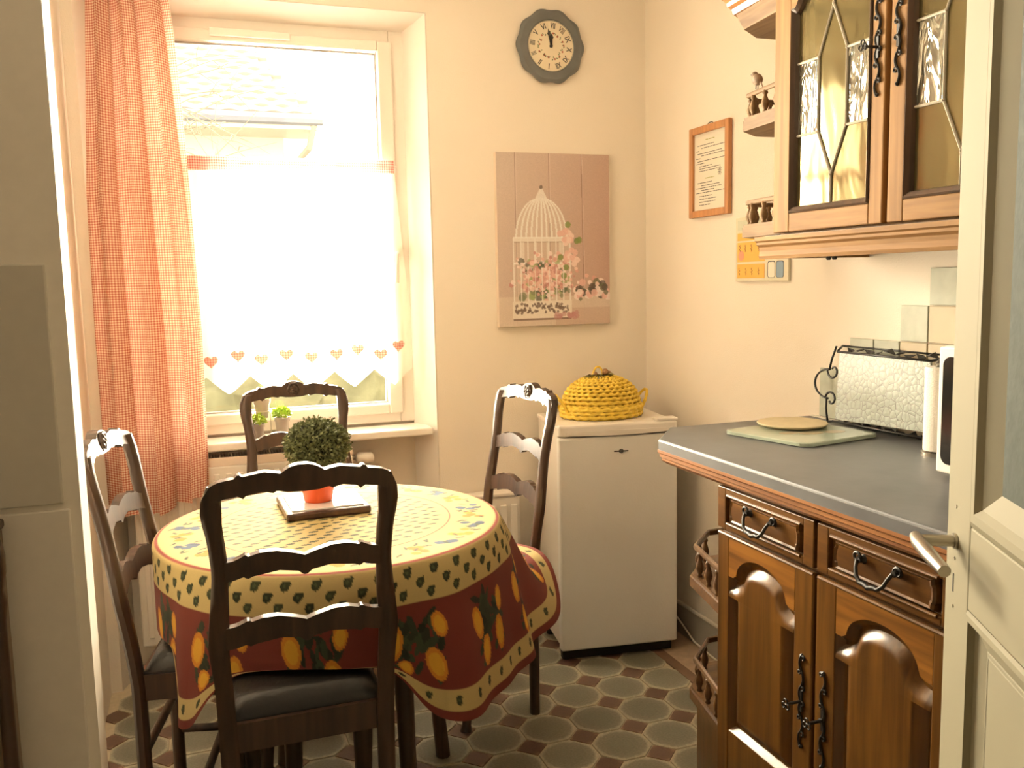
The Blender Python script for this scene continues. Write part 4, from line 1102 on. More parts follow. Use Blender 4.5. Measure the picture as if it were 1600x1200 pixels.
def scroll_plate(d, T, a, zc, hh, mirror=1, key=False):
    bm = BM(); n = 6; seg = 2 * hh / n
    for k in range(n):
        zc_ = zc - hh + seg * (k + 0.5); sg = mirror * (1 if k % 2 else -1)
        if k >= n // 2: sg = -sg
        pp_ = []
        for q in range(25):                      # an S with a curled head
            u = q / 24
            if u < 0.55: pp_.append((a + sg * 0.0062 * math.sin(2 * PI * u / 1.1 * 0.9), zc_ - seg * 0.55 + seg * 1.0 * u / 0.55, 0.003))
            else:
                v_ = (u - 0.55) / 0.45; rr = 0.0058 * (1 - 0.62 * v_); an = PI * 0.1 + 1.75 * PI * v_
                pp_.append((a - sg * 0.0050 + sg * rr * math.cos(an), zc_ + seg * 0.36 + rr * math.sin(an), 0.003))
        tube(bm, pp_, lambda q: 0.0030 - 0.0010 * q, 6)
    box(bm, a - 0.0035, a + 0.0035, zc - 0.022, zc + 0.022, 0.0, 0.004)
    for z in (zc - hh, zc + hh): bmesh.ops.create_icosphere(bm, subdivisions=1, radius=0.005, matrix=Matrix.Translation((a, z, 0.002)))
    bm.transform(T)
    p = obj('lock_plate', bm, M_iron, d)
    if key:
        bm = tube(BM(), [(a, zc, 0.002), (a, zc, 0.034)], 0.0032, 8)
        for sx_, sz_ in ((0, 0.006), (0.006, -0.003), (-0.006, -0.003)):
            tube(bm, [(a + sx_ + 0.0055 * math.cos(2 * PI * q / 12), zc + sz_ + 0.0055 * math.sin(2 * PI * q / 12), 0.040) for q in range(12)], 0.0018, 5, closed=True)
        bm.transform(T)
        obj('key', bm, M_iron, d)
d1, T1 = raised_door(bc, YL, 0.345, 0.245 - 0.17, 0.764, 0.046, 0.058, 0.215, 0.022, M_base, M_basey)
d2, T2 = raised_door(bc, YL - 0.356, 0.345, 0.075, 0.764, 0.058, 0.046, 0.215, 0.022, M_base, M_basey)
scroll_plate(d1, T1, 0.345 - 0.028, 0.485, 0.098, 1, True)
scroll_plate(d2, T2, 0.028, 0.475, 0.098, -1, True)
d3, T3 = raised_door(bc, YL - 0.712, 0.345, 0.075, 0.764, 0.046, 0.058, 0.215, 0.022, M_base, M_basey)
def drawer(parent, y0, w, z0, z1):
    T = frame_right(XF - 0.002, y0)
    bm = BM()
    a0, a1, b0, b1 = 0.036, w - 0.036, z0 + 0.016, z1 - 0.018
    N = 16
    def side(a, s):      # wavy end hollow
        return [(a + s * 0.006 * math.sin(PI * k / N) * (1 if 0.2 < k / N < 0.8 else 0.4), b0 + (b1 - b0) * k / N) for k in range(N + 1)]
    out = [(a0, b0)] + [(a1, b0)] + side(a1, 1)[1:-1] + [(a1, b1), (a0, b1)] + list(reversed(side(a0, -1)))[1:-1]
    # front face = slab split round the field
    box(bm, 0, a0 - 0.004, z0, z1, -0.018, 0.0, 0.002); box(bm, a1 + 0.004, w, z0, z1, -0.018, 0.0, 0.002)
    box(bm, a0 - 0.004, a1 + 0.004, z0, b0, -0.018, 0.0, 0.002); box(bm, a0 - 0.004, a1 + 0.004, b1, z1, -0.018, 0.0, 0.002)
    bm.transform(T)
    d = obj('drawer', bm, M_basey, parent)
    bm = BM()
    def sc(pts, ia, ib):
        ca, cb_ = (a0 + a1) / 2, (b0 + b1) / 2
        return [(ca + (x - ca) * (1 - ia / ((a1 - a0) / 2)), cb_ + (y - cb_) * (1 - ib / ((b1 - b0) / 2))) for x, y in pts]
    loft(bm, [(sc(out, -0.006, -0.002), -0.010), (sc(out, 0.000, 0.001), -0.011), (sc(out, 0.013, 0.002), -0.015), (sc(out, 0.015, 0.004), -0.003), (sc(out, 0.019, 0.007), 0.001), (sc(out, 0.024, 0.011), -0.001)])
    bm.transform(T)
    obj('field', bm, M_basey, d)
    for zz in (b0 - 0.001, b1 + 0.001):
        bm = tube(BM(), [(a0 + 0.004, zz, 0.0005), (a1 - 0.004, zz, 0.0005)], 0.0036, 8); bm.transform(T)
        obj('bead', bm, M_basey, d)
    ca, cb_ = w / 2, (z0 + z1) / 2 + 0.012
    bm = BM()
    for s in (-1, 1):
        tube(bm, [(ca + s * 0.044, cb_, -0.002), (ca + s * 0.044, cb_, 0.004), (ca + s * 0.044, cb_, 0.012)], lambda q: 0.010 if q < 0.4 else 0.006, 10)
    pts = [(ca - 0.044, cb_, 0.014), (ca - 0.040, cb_ - 0.010, 0.020), (ca - 0.034, cb_ - 0.024, 0.024), (ca - 0.022, cb_ - 0.034, 0.026), (ca - 0.012, cb_ - 0.033, 0.026), (ca, cb_ - 0.037, 0.027), (ca + 0.012, cb_ - 0.033, 0.026), (ca + 0.022, cb_ - 0.034, 0.026), (ca + 0.034, cb_ - 0.024, 0.024), (ca + 0.040, cb_ - 0.010, 0.020), (ca + 0.044, cb_, 0.014)]
    tube(bm, pts, lambda q: 0.0036 + 0.0016 * math.sin(PI * q) ** 4, 8)
    for sg in (-1, 1):
        tube(bm, [(ca + sg * (0.044 + 0.007 - 0.010 * math.cos(2.2 * PI * q / 12) * (1 - q / 20)), cb_ + 0.010 * math.sin(2.2 * PI * q / 12) * (1 - q / 20) + 0.004, 0.008) for q in range(13)], 0.0030, 6)
    bm.transform(T)
    obj('handle', bm, M_iron, d, smooth=True, angle=50)
for k in range(3): drawer(bc, YL - 0.002 - 0.356 * k, 0.345, 0.776, 0.874)
# open chamfered end shelves with baluster galleries
YS = YL + 0.007
shp = [(-0.555, YS), (-0.512, -1.195), (-0.405, -1.085), (-0.02, -1.085), (-0.02, YS)]
def baluster(bm, x, y, z0, z1, r=0.010):
    H = z1 - z0
    lathe(bm, [(r * 0.55, 0), (r * 0.75, H * 0.06), (r * 0.5, H * 0.14), (r * 0.95, H * 0.32), (r * 1.05, H * 0.45), (r * 0.75, H * 0.62), (r * 0.45, H * 0.78), (r * 0.75, H * 0.88), (r * 0.5, H)], 10, (x, y, z0))
def gallery(parent, shape, zsh, th, hgt, mshelf, mr, nper, inset_d=0.016, rr=0.009):
    bm = prism(BM(), shape, zsh - th, zsh)
    s2 = inset(shape, -0.006) if False else shape
    sh_ = obj('shelf', bm, mshelf, parent)
    edge_pts = shape[:4]
    bm = prism(BM(), [(x * 0.985 - 0.004, y - 0.004) for x, y in shape], zsh, zsh + 0.008)
    obj('shelf_lip', bm, mshelf, sh_)
    pin = []
    c_ = Vector((sum(p[0] for p in shape) / len(shape), sum(p[1] for p in shape) / len(shape)))
    for p in edge_pts:
        v_ = Vector(p); pin.append(v_ + (c_ - v_).normalized() * inset_d)
    pin[0].y = edge_pts[0][1] + 0.002; pin[0].x = edge_pts[0][0] + inset_d * 0.6
    pin[3].x = -0.012
    obj('gallery_rail', tube(BM(), [(p.x, p.y, zsh + hgt) for p in pin], rr, 8, flat=0.7), mr, parent, smooth=True, angle=40)
    for (p, q), n in zip(zip(pin, pin[1:]), nper):
        for k in range(n):
            u = (k + 0.5) / n if n > 0 else 0
            x, y = p.x + (q.x - p.x) * u, p.y + (q.y - p.y) * u
            b_ = BM(); baluster(b_, x, y, zsh + 0.006, zsh + hgt - rr * 0.5)
            obj('baluster', b_, mr, parent, smooth=True)
es = thing('corner_shelf', 'open chamfered oak end shelf with baluster galleries at the base unit', 'shelf', (-0.28, -1.25, 0))
M_shelf = wood('end_shelf_oak', (0.15, 0.075, 0.028), (0.08, 0.038, 0.014), rough=0.4, axis='X')
for zsh in (0.578, 0.268): gallery(es, shp, zsh, 0.026, 0.078, M_shelf, M_shelf, (3, 2, 4))
obj('lower_box', prism(BM(), [(-0.535, YS), (-0.495, -1.205), (-0.395, -1.10), (-0.02, -1.10), (-0.02, YS)], 0.0, 0.242), M_base, es)
obj('back_panel', box(BM(), -0.020, -0.0155, YL + 0.007, -1.10, 0.243, 0.879), mat('end_back_panel', (0.45, 0.42, 0.36), 0.6), es)
obj('side_panel', box(BM(), -0.545, -0.021, YL + 0.0005, YL + 0.006, 0.0, 0.879), M_base, es)

# worktop
wt = obj('worktop', prism(BM(), [(-0.590, -2.62), (-0.590, -1.168), (-0.472, -1.018), (-0.001, -1.018), (-0.001, -2.62)], 0.918, ZT), M_counter)
bm_ = bmesh.new(); bm_.from_mesh(wt.data); bmesh.ops.bevel(bm_, geom=[e_ for e_ in bm_.edges if all(abs(v_.co.z - ZT) < 1e-6 for v_ in e_.verts)], offset=0.006, segments=3, profile=0.5, affect='EDGES'); bm_.to_mesh(wt.data); bm_.free()
tag(wt, 'grey laminate worktop with chamfered corner on the base unit', 'worktop')
# moulded wood edge under the worktop
prof = [(0.0, 0.880), (0.004, 0.880), (0.012, 0.886), (0.016, 0.890), (0.016, 0.896), (0.021, 0.899), (0.021, 0.907), (0.026, 0.911), (0.026, 0.918), (0.0, 0.918)]
path = [(-0.565, -2.62), (-0.565, -1.175), (-0.462, -1.045), (-0.004, -1.045)]
bm = BM()
dirs = []
nrm_ = []
for (x0, y0), (x1, y1) in zip(path, path[1:]):
    d = Vector((x1 - x0, y1 - y0)).normalized(); nrm_.append(Vector((-d.y, d.x)))
rings = []
for i, p in enumerate(path):
    if i == 0: n = nrm_[0]; k = 1
    elif i == len(path) - 1: n = nrm_[-1]; k = 1
    else:
        n = (nrm_[i - 1] + nrm_[i]).normalized(); k = 1 / n.dot(nrm_[i])
    rings.append([bm.verts.new((p[0] + n.x * o_ * k, p[1] + n.y * o_ * k, z)) for o_, z in prof])
for A_, B_ in zip(rings, rings[1:]):
    for q in range(len(prof)): bm.faces.new((A_[q], A_[(q + 1) % len(prof)], B_[(q + 1) % len(prof)], B_[q]))
bm.faces.new(rings[0]); bm.faces.new(list(reversed(rings[-1])))
obj('edge_moulding', bm, M_orange_oak, wt)
tag(obj('upstand', box(BM(), -0.008, -0.0005, -2.62, -1.03, ZT, ZT + 0.004), mat('white_seal', (0.7, 0.66, 0.55), 0.4)), 'thin pale sealing strip along the wall edge of the grey worktop', 'seal strip')

# things on the worktop
cbd = thing('cutting_board', 'pale green glass cutting board lying on the grey worktop', 'board', (-0.225, -1.285, ZT))
def rrect(w, hh, r, n=6):
    pts = []
    for cx_, cy_, a0 in ((w - r, hh - r, 0), (-w + r, hh - r, 90), (-w + r, -hh + r, 180), (w - r, -hh + r, 270)):
        for k in range(n + 1):
            a = math.radians(a0 + 90 * k / n); pts.append((cx_ + r * math.cos(a), cy_ + r * math.sin(a)))
    return pts
q0, q1, q2, q3 = Vector((-0.405, -1.175)), Vector((-0.338, -1.437)), Vector((-0.075, -1.392)), Vector((-0.125, -1.130))
def bil(u, v_): return q0.lerp(q1, u).lerp(q3.lerp(q2, u), v_)
pts = [bil(0.5 + x, 0.5 + y) for x, y in rrect(0.5, 0.5, 0.11)]
bm = BM(); loft(bm, [([(p.x, p.y) for p in pts], ZT + 0.002), ([(p.x, p.y) for p in pts], ZT + 0.009), (inset([(p.x, p.y) for p in pts], -0.003 if False else 0.003), ZT + 0.011)], cap_first=True)
obj('glass_plate', bm, M_glassboard, cbd)
for u, v_ in ((0.12, 0.12), (0.88, 0.12), (0.12, 0.88), (0.88, 0.88)):
    p = bil(u, v_); obj('foot', lathe(BM(), [(0.008, 0), (0.008, 0.003)], 10, (p.x, p.y, ZT)), M_dark, cbd)
bm = BM()
for u, v_, s in ((0.5, 0.35, 0.03), (0.62, 0.5, 0.035), (0.42, 0.6, 0.028), (0.7, 0.72, 0.03), (0.3, 0.45, 0.022)):
    p = bil(u, v_); lathe(bm, [(s, 0.0110), (s, 0.0114), (0.001, 0.0115)], 14, (p.x, p.y, ZT), 1, 0.6, cap=False)
obj('printed_blossom', bm, mat('faded_blossom_print', (0.48, 0.42, 0.30), 0.2, var=0.3, scale=40), cbd)
pl = obj('plate', lathe(BM(), [(0.070, 0.0), (0.088, 0.004), (0.092, 0.008), (0.090, 0.010), (0.078, 0.009), (0.001, 0.009)], 48, (0, 0, 0), cap=False), M_cork, loc=(-0.205, -1.205, ZT + 0.0118), local=True, smooth=True, angle=40)
tag(pl, 'round cream cork mat lying on the glass cutting board', 'mat')

# wire tray standing against the wall with crackled glass
tr_ = thing('serving_tray', 'black wire tray with crackled glass standing against the right wall', 'tray', (-0.05, -1.33, ZT))
XA, XB = -0.062, -0.020        # front face / wall side
ya, yb_ = -1.195, -1.515
# slight lean: top is nearer the wall
def L(x, y, z): return (x + 0.012 * (z - ZT) / 0.2, y, z)
def _crk(m, nt, b):
    tc = node(nt, 'ShaderNodeTexCoord')
    vo = node(nt, 'ShaderNodeTexVoronoi', feature='DISTANCE_TO_EDGE'); vo.inputs['Scale'].default_value = 58; nt.links.new(tc.outputs['Object'], vo.inputs['Vector'])
    rp_ = node(nt, 'ShaderNodeValToRGB'); rp_.color_ramp.elements[0].position = 0.02; rp_.color_ramp.elements[0].color = (0.14, 0.14, 0.12, 1); rp_.color_ramp.elements[1].position = 0.05; rp_.color_ramp.elements[1].color = (0.33, 0.36, 0.31, 1)
    nt.links.new(vo.outputs['Distance'], rp_.inputs[0]); nt.links.new(rp_.outputs[0], b.inputs['Base Color']); b.inputs['Roughness'].default_value = 0.3; b.inputs['Specular IOR Level'].default_value = 0.3
    bp = node(nt, 'ShaderNodeBump'); bp.inputs['Strength'].default_value = 0.15; bp.inputs['Distance'].default_value = 0.004
    nt.links.new(vo.outputs['Distance'], bp.inputs['Height']); nt.links.new(bp.outputs[0], b.inputs['Normal'])
M_crack = simple('crackled_glass', _crk)
bm = BM()
A_ = [L(XA + 0.004, y, z) for y, z in ((ya, ZT + 0.017), (yb_, ZT + 0.030), (yb_, ZT + 0.200), (ya, ZT + 0.200))]
B_ = [(x + 0.006, y, z) for x, y, z in A_]
va = [bm.verts.new(p) for p in A_]; vb = [bm.verts.new(p) for p in B_]
bm.faces.new(va); bm.faces.new(list(reversed(vb)))
for i in range(4): bm.faces.new((va[i], va[(i + 1) % 4], vb[(i + 1) % 4], vb[i]))
obj('crackled_panel', bm, M_crack, tr_)
bm = BM(); wr = 0.0031
zt_, zl_ = ZT + 0.203, ZT + 0.012
bm.free()
for a_, b_ in ((L(XA, ya + 0.005, zt_), L(XA, yb_ - 0.01, zt_)), (L(XB, ya + 0.035, zt_ + 0.012), L(XB, yb_ - 0.02, zt_ + 0.012)), (L(XA, ya + 0.005, zl_), L(XA, yb_ - 0.01, zl_ + 0.004)), (L(XB, ya + 0.03, ZT + 0.004), L(XB, yb_ - 0.02, ZT + 0.004)), (L(XA, ya + 0.005, zt_), L(XB, ya + 0.035, zt_ + 0.012)), (L(XA, yb_ - 0.005, zt_), L(XB, yb_ - 0.035, zt_ + 0.012))):
    obj('wire', tube(BM(), [a_, b_], wr, 6), M_iron, tr_, smooth=True)
def scroll_side(y0, s, full=True):
    bm = BM()
    xm = -0.045
    def pt(dy, z): return L(xm, y0 + s * dy, z)
    # upper post, small curl, big C loop, lower curl, foot  (dy = outwards from the panel)
    tube(bm, [pt(0.03, ZT + 0.215), pt(0.045, ZT + 0.18), pt(0.052, ZT + 0.150)], wr, 6)
    cur1 = [(0.052 - 0.052 * 0 , 0)]
    def curl(cy_, cz_, r0, a0, a1, n=26):
        return [pt(cy_ + (r0 * (1 - 0.72 * k / n)) * math.cos(a0 + (a1 - a0) * k / n), cz_ + (r0 * (1 - 0.72 * k / n)) * math.sin(a0 + (a1 - a0) * k / n)) for k in range(n + 1)]
    tube(bm, curl(0.036, ZT + 0.147, 0.025, 0.1, -5.6), wr, 6)
    tube(bm, curl(0.038, ZT + 0.066, 0.025, 0.1, 5.6), wr, 6)
    tube(bm, [pt(0.050 + 0.060 * math.sin(PI * k / 20), ZT + 0.109 + 0.041 * math.cos(PI * k / 20)) for k in range(21)], wr, 6)
    tube(bm, [pt(0.056, ZT + 0.068), pt(0.056, ZT + 0.04), pt(0.045, ZT + 0.004)], wr, 6)
    tube(bm, [pt(0.045, ZT + 0.004), pt(0.02, ZT + 0.008), L(XA, y0, zl_)], wr, 6)
    obj('scroll_handle', bm, M_iron, tr_, smooth=True)
scroll_side(ya, 1); scroll_side(yb_, -1)
bm = BM(); rb = random.Random(4)
for zz, n_ in ((zt_ + 0.006, 9), (zl_ + 0.0, 8)):
    for k in range(n_):
        y = ya - 0.01 + (yb_ - ya) * (k + 0.4) / n_; L_ = rb.uniform(0.022, 0.034); up_ = rb.uniform(-0.006, 0.010)
        c0 = Vector(L((XA + XB) / 2, y, zz)); d = Vector((rb.uniform(-0.25, 0.25), -1, rb.uniform(-0.3, 0.3))).normalized(); w_ = Vector((1, 0, 0.4)).normalized() * 0.009
        q = [c0 - d * L_ * 0.6, c0 + w_ + Vector((0, 0, up_)), c0 + d * L_ * 0.6, c0 - w_ + Vector((0, 0, up_))]
        if zz < ZT + 0.05: q = [Vector((p.x, p.y, max(p.z, ZT + 0.004))) for p in q]
        va = [bm.verts.new(p) for p in q]; vb = [bm.verts.new(p + Vector((0, 0, 0.002))) for p in q]
        bm.faces.new(va); bm.faces.new(list(reversed(vb)))
        for i in range(4): bm.faces.new((va[i], va[(i + 1) % 4], vb[(i + 1) % 4], vb[i]))
obj('metal_leaf', bm, M_iron, tr_, kind='stuff')

# paper roll on a holder, microwave
pr = thing('paper_roll', 'upright white kitchen paper roll between wire tray and microwave', 'paper roll', (-0.128, -1.625, ZT))
obj('roll', lathe(BM(), [(0.010, 0.012), (0.0295, 0.012), (0.030, 0.018), (0.030, 0.196), (0.0295, 0.202), (0.010, 0.202)], 28, (-0.128, -1.625, ZT), cap=False), mat('soft_paper', (0.78, 0.74, 0.66), 0.9, bump=0.3, bscale=300), pr, smooth=True, angle=40)
obj('holder', lathe(BM(), [(0.034, 0), (0.034, 0.008), (0.008, 0.011), (0.006, 0.205), (0.010, 0.210), (0.001, 0.220)], 20, (-0.128, -1.625, ZT), cap=False), M_steel, pr, smooth=True, angle=40)
mw = thing('microwave', 'white microwave oven with black glass door at the worktop end', 'microwave', (-0.16, -2.0, ZT))
obj('case', box(BM(), -0.292, -0.03, -2.24, -1.794, ZT + 0.010, ZT + 0.268, 0.006), M_white, mw)
obj('door', box(BM(), -0.300, -0.291, -2.24, -1.793, ZT + 0.012, ZT + 0.266, 0.004), M_white, mw)
bm = BM(); pts = [(a, b) for a, b in rrect(0.165, 0.108, 0.018)]
loft(bm, [(pts, 0.0), (pts, 0.002)]); bm.transform(frame_right(-0.300, -1.793 - 0.178, ZT + 0.139))
obj('door_glass', bm, mat('black_oven_glass', (0.008, 0.008, 0.008), 0.12), mw)
for y in (-2.2, -1.83):
    for x in (-0.27, -0.06): obj('foot', lathe(BM(), [(0.010, 0), (0.010, 0.012)], 10, (x, y, ZT)), M_dark, mw)

# wall tiles stepping up behind the worktop
TP = 0.0925
back = thing('wall_tiles', 'stepped field of glazed tiles on the right wall behind the worktop', 'tiles', (-0.002, -1.35, ZT + 0.005))
cols = [(-1.065, 1), (-1.1875, 2), (-1.280, 2), (-1.3725, 3), (-1.465, 4), (-1.5575, 4), (-1.650, 4), (-1.7425, 4)]
for ci, (y0, nr) in enumerate(cols):
    for k in range(nr):
        z0 = 1.2785 - (3 - k) * TP if True else 0
        pale = (k == nr - 1) or (ci in (1, 2))
        if ci >= 5: pale = (ci + k) % 2 == 0
        wd = TP if ci else 0.1225
        zlo = ZT + 0.005 if k == 0 else z0
        bm = box(BM(), -0.008, -0.0005, y0 - wd + 0.0015, y0 - 0.0015, zlo + 0.0012, z0 + TP - 0.0012, 0.0015, 1)
        o = obj('wall_tile', bm, M_tileglass if pale else M_tilecream, back)

# ------------------------------------------------------------------ wall cabinet
XU = -0.340
uc = thing('wall_cabinet', 'oak wall cabinet with leaded glass doors on the right wall', 'cabinet', (-0.17, -1.8, 1.40))
YU = -1.295
ZB, ZTOP = 1.463, 2.20
obj('carcass', box(BM(), -0.318, -0.002, -2.72, YU - 0.002, ZB - 0.008, ZTOP), M_oak, uc)
def glass_door(y0, w, stl, str_, lead=True):
    T = frame_right(XU, y0)
    z0, z1 = ZB, 2.17
    brl, zs, rise, notch = 0.044, 1.978, 0.085, 0.050
    a0, a1 = stl, w - str_
    def f(a):
        d = min(a - a0, a1 - a); W2 = (a1 - a0) / 2
        if d < 0.012: return zs
        if d < 0.045: 
            k = (d - 0.012) / 0.033; return zs + 0.038 * (k * k * (3 - 2 * k))
        k = (d - 0.045) / (W2 - 0.045)
        return zs + 0.038 + 0.05 * math.sin(PI / 2 * k)
    bm = BM()
    box(bm, 0, stl, z0, z1, -0.022, 0.0, 0.003); box(bm, w - str_, w, z0, z1, -0.022, 0.0, 0.003)
    bm.transform(T)
    d = obj('door', bm, M_oak, uc)
    bm = BM(); box(bm, a0, a1, z0, z0 + brl, -0.022, 0.0, 0.003); bm.transform(T); obj('rail', bm, M_oaky, d)
    bm = BM()
    plank(bm, [a0 + (a1 - a0) * k / 60 for k in range(61)], f, lambda a: z1, -0.022, 0.0)
    bm.transform(T); obj('rail', bm, M_oaky, d)
    # dark moulded bead round the opening
    zb0 = z0 + brl
    out = [(a0, zb0), (a1, zb0)] + [(a0 + (a1 - a0) * (1 - k / 60), f(a0 + (a1 - a0) * (1 - k / 60))) for k in range(61)]
    bm = BM(); R_ = []
    for ins, c_ in ((0.0, 0.001), (0.004, 0.004), (0.008, 0.001), (0.013, -0.003), (0.016, -0.016)):
        R_.append([bm.verts.new((x, y, c_)) for x, y in inset(out, ins)])
    n = len(out)
    for A_, B_ in zip(R_, R_[1:]):
        for i in range(n): bm.faces.new((A_[i], A_[(i + 1) % n], B_[(i + 1) % n], B_[i]))
    bm.transform(T); obj('glass_bead', bm, M_oakd, d)
    # panes
    g0, g1, gz0 = a0 + 0.012, a1 - 0.012, zb0 + 0.012
    gt = lambda a: f(min(max(a, a0 + 0.001), a1 - 0.001)) - 0.012
    ac = (g0 + g1) / 2; hw = 0.047
    nT, nU, nL, nB = 1.955, 1.850, 1.685, 1.584      # top node, upper shoulder, lower shoulder, bottom node
    top = [(g0 + (g1 - g0) * k / 30, gt(g0 + (g1 - g0) * k / 30)) for k in range(31)]
    topL = [p for p in top if p[0] < ac - 0.001] + [(ac, gt(ac))]; topR = [(ac, gt(ac))] + [p for p in top if p[0] > ac + 0.001]
    panes = [
        ([(ac, nB), (ac + hw, nL), (ac + hw, nU), (ac, nT), (ac - hw, nU), (ac - hw, nL)], M_amber),
        ([(g0, nL), (ac - hw, nL), (ac - hw, nU), (g0, nU)], M_streaky),
        ([(ac + hw, nL), (g1, nL), (g1, nU), (ac + hw, nU)], M_streaky),
        ([(g0, gz0), (ac, gz0), (ac, nB), (ac - hw, nL), (g0, nL)], M_amber),
        ([(ac, gz0), (g1, gz0), (g1, nL), (ac + hw, nL), (ac, nB)], M_amber),
        ([(g0, nU), (ac - hw, nU), (ac, nT)] + list(reversed(topL)), M_amber),
        ([(ac, nT), (ac + hw, nU), (g1, nU)] + list(reversed(topR)), M_amber)]
    for pts, m_ in panes:
        bm = BM()
        A_ = [bm.verts.new((x, y, -0.013)) for x, y in pts]; B_ = [bm.verts.new((x, y, -0.016)) for x, y in pts]
        bm.faces.new(A_); bm.faces.new(list(reversed(B_)))
        for i in range(len(pts)): bm.faces.new((A_[i], B_[i], B_[(i + 1) % len(pts)], A_[(i + 1) % len(pts)]))
        bm.transform(T); obj('pane', bm, m_, d)
    segs = [((ac, gz0), (ac, nB)), ((ac, nB), (ac - hw, nL)), ((ac, nB), (ac + hw, nL)), ((ac - hw, nL), (ac - hw, nU)), ((ac + hw, nL), (ac + hw, nU)), ((ac - hw, nU), (ac, nT)), ((ac + hw, nU), (ac, nT)), ((ac, nT), (ac, gt(ac))), ((g0, nL), (ac - hw, nL)), ((g0, nU), (ac - hw, nU)), ((g1, nL), (ac + hw, nL)), ((g1, nU), (ac + hw, nU))]
    bm = BM()
    for p, q in segs: tube(bm, [(p[0], p[1], -0.0115), (q[0], q[1], -0.0115)], 0.0034, 6, flat=0.9)
    for p in ((ac, nB), (ac, nT), (ac - hw, nL), (ac - hw, nU), (ac + hw, nL), (ac + hw, nU)):
        bmesh.ops.create_icosphere(bm, subdivisions=1, radius=0.0048, matrix=Matrix.Translation((p[0], p[1], -0.0110)))
    bm.transform(T); obj('lead_came', bm, M_lead, d)
    return d, T
g1, TG1 = glass_door(YU, 0.372, 0.062, 0.040)
g2, TG2 = glass_door(YU - 0.386, 0.372, 0.044, 0.062)
g3, TG3 = glass_door(YU - 0.770, 0.372, 0.066, 0.052)
scroll_plate(g1, TG1, 0.372 - 0.021, 1.822, 0.095, 1, True)
scroll_plate(g2, TG2, 0.022, 1.832, 0.095, -1, False)
# light pelmet: moulded board under the doors
prof = [(0.0, 0.0), (0.010, 0.0), (0.013, 0.008), (0.010, 0.020), (0.012, 0.030), (0.020, 0.036), (0.020, 0.042), (0.026, 0.046), (0.026, 0.056), (0.0, 0.056)]
bm = BM(); R_ = []
for y in (-1.235, -2.72): R_.append([bm.verts.new((-0.325 - o_, y, 1.400 + z)) for o_, z in prof])
for q in range(len(prof)): bm.faces.new((R_[0][q], R_[0][(q + 1) % len(prof)], R_[1][(q + 1) % len(prof)], R_[1][q]))
bm.faces.new(R_[0]); bm.faces.new(list(reversed(R_[1])))
obj('pelmet', bm, M_oaky, uc)
obj('pelmet_return', box(BM(), -0.325, -0.002, -1.250, -1.235, 1.402, 1.456), M_oaky, uc)
obj('bottom_board', box(BM(), -0.330, -0.002, -2.72, -1.25, 1.446, 1.458), M_oakd, uc)
bm = BM()
for y in (-1.48, -1.50): lathe(bm, [(0.004, -0.008), (0.006, -0.004), (0.004, 0.0)], 8, (-0.32, y, 1.400))
obj('pelmet_screw', bm, M_dark, uc)
# crown at the top
prof = [(0.0, 0.0), (0.004, 0.0), (0.010, 0.012), (0.022, 0.020), (0.026, 0.030), (0.036, 0.036), (0.042, 0.052), (0.0, 0.052)]
bm = BM(); path = [(-0.34, -2.72), (-0.34, -1.275), (-0.315, -1.115), (-0.235, -1.045), (-0.002, -1.045)]
nrm_ = []
for (x0, y0), (x1, y1) in zip(path, path[1:]):
    d = Vector((x1 - x0, y1 - y0)).normalized(); nrm_.append(Vector((-d.y, d.x)))
R_ = []
for i, p in enumerate(path):
    if i == 0: n, k = nrm_[0], 1
    elif i == len(path) - 1: n, k = nrm_[-1], 1
    else:
        n = (nrm_[i - 1] + nrm_[i]).normalized(); k = 1 / n.dot(nrm_[i])
    zoff = 2.190 if False else 2.055
    R_.append([bm.verts.new((p[0] + n.x * o_ * k, p[1] + n.y * o_ * k, (2.19 if i == 0 else 2.19) + z)) for o_, z in prof])
for A_, B_ in zip(R_, R_[1:]):
    for q in range(len(prof)): bm.faces.new((A_[q], A_[(q + 1) % len(prof)], B_[(q + 1) % len(prof)], B_[q]))
bm.faces.new(R_[0]); bm.faces.new(list(reversed(R_[-1])))
obj('crown', bm, M_oaky, uc)
# end shelves of the wall cabinet
us = thing('wall_corner_shelf', 'open oak end shelf with small baluster galleries beside the wall cabinet', 'shelf', (-0.16, -1.19, 1.45))
ush = [(-0.318, YU), (-0.302, -1.108), (-0.220, -1.045), (-0.006, -1.045), (-0.006, YU)]
M_ush = wood('wall_shelf_oak', (0.22, 0.14, 0.07), (0.13, 0.075, 0.035), rough=0.6, axis='Y', coat=0.0, spec=0.15)
gallery(us, ush, 1.765, 0.026, 0.066, M_ush, M_ush, (3, 2, 3), 0.012, 0.0065)
gallery(us, ush, 1.487, 0.026, 0.066, M_ush, M_ush, (3, 2, 3), 0.012, 0.0065)
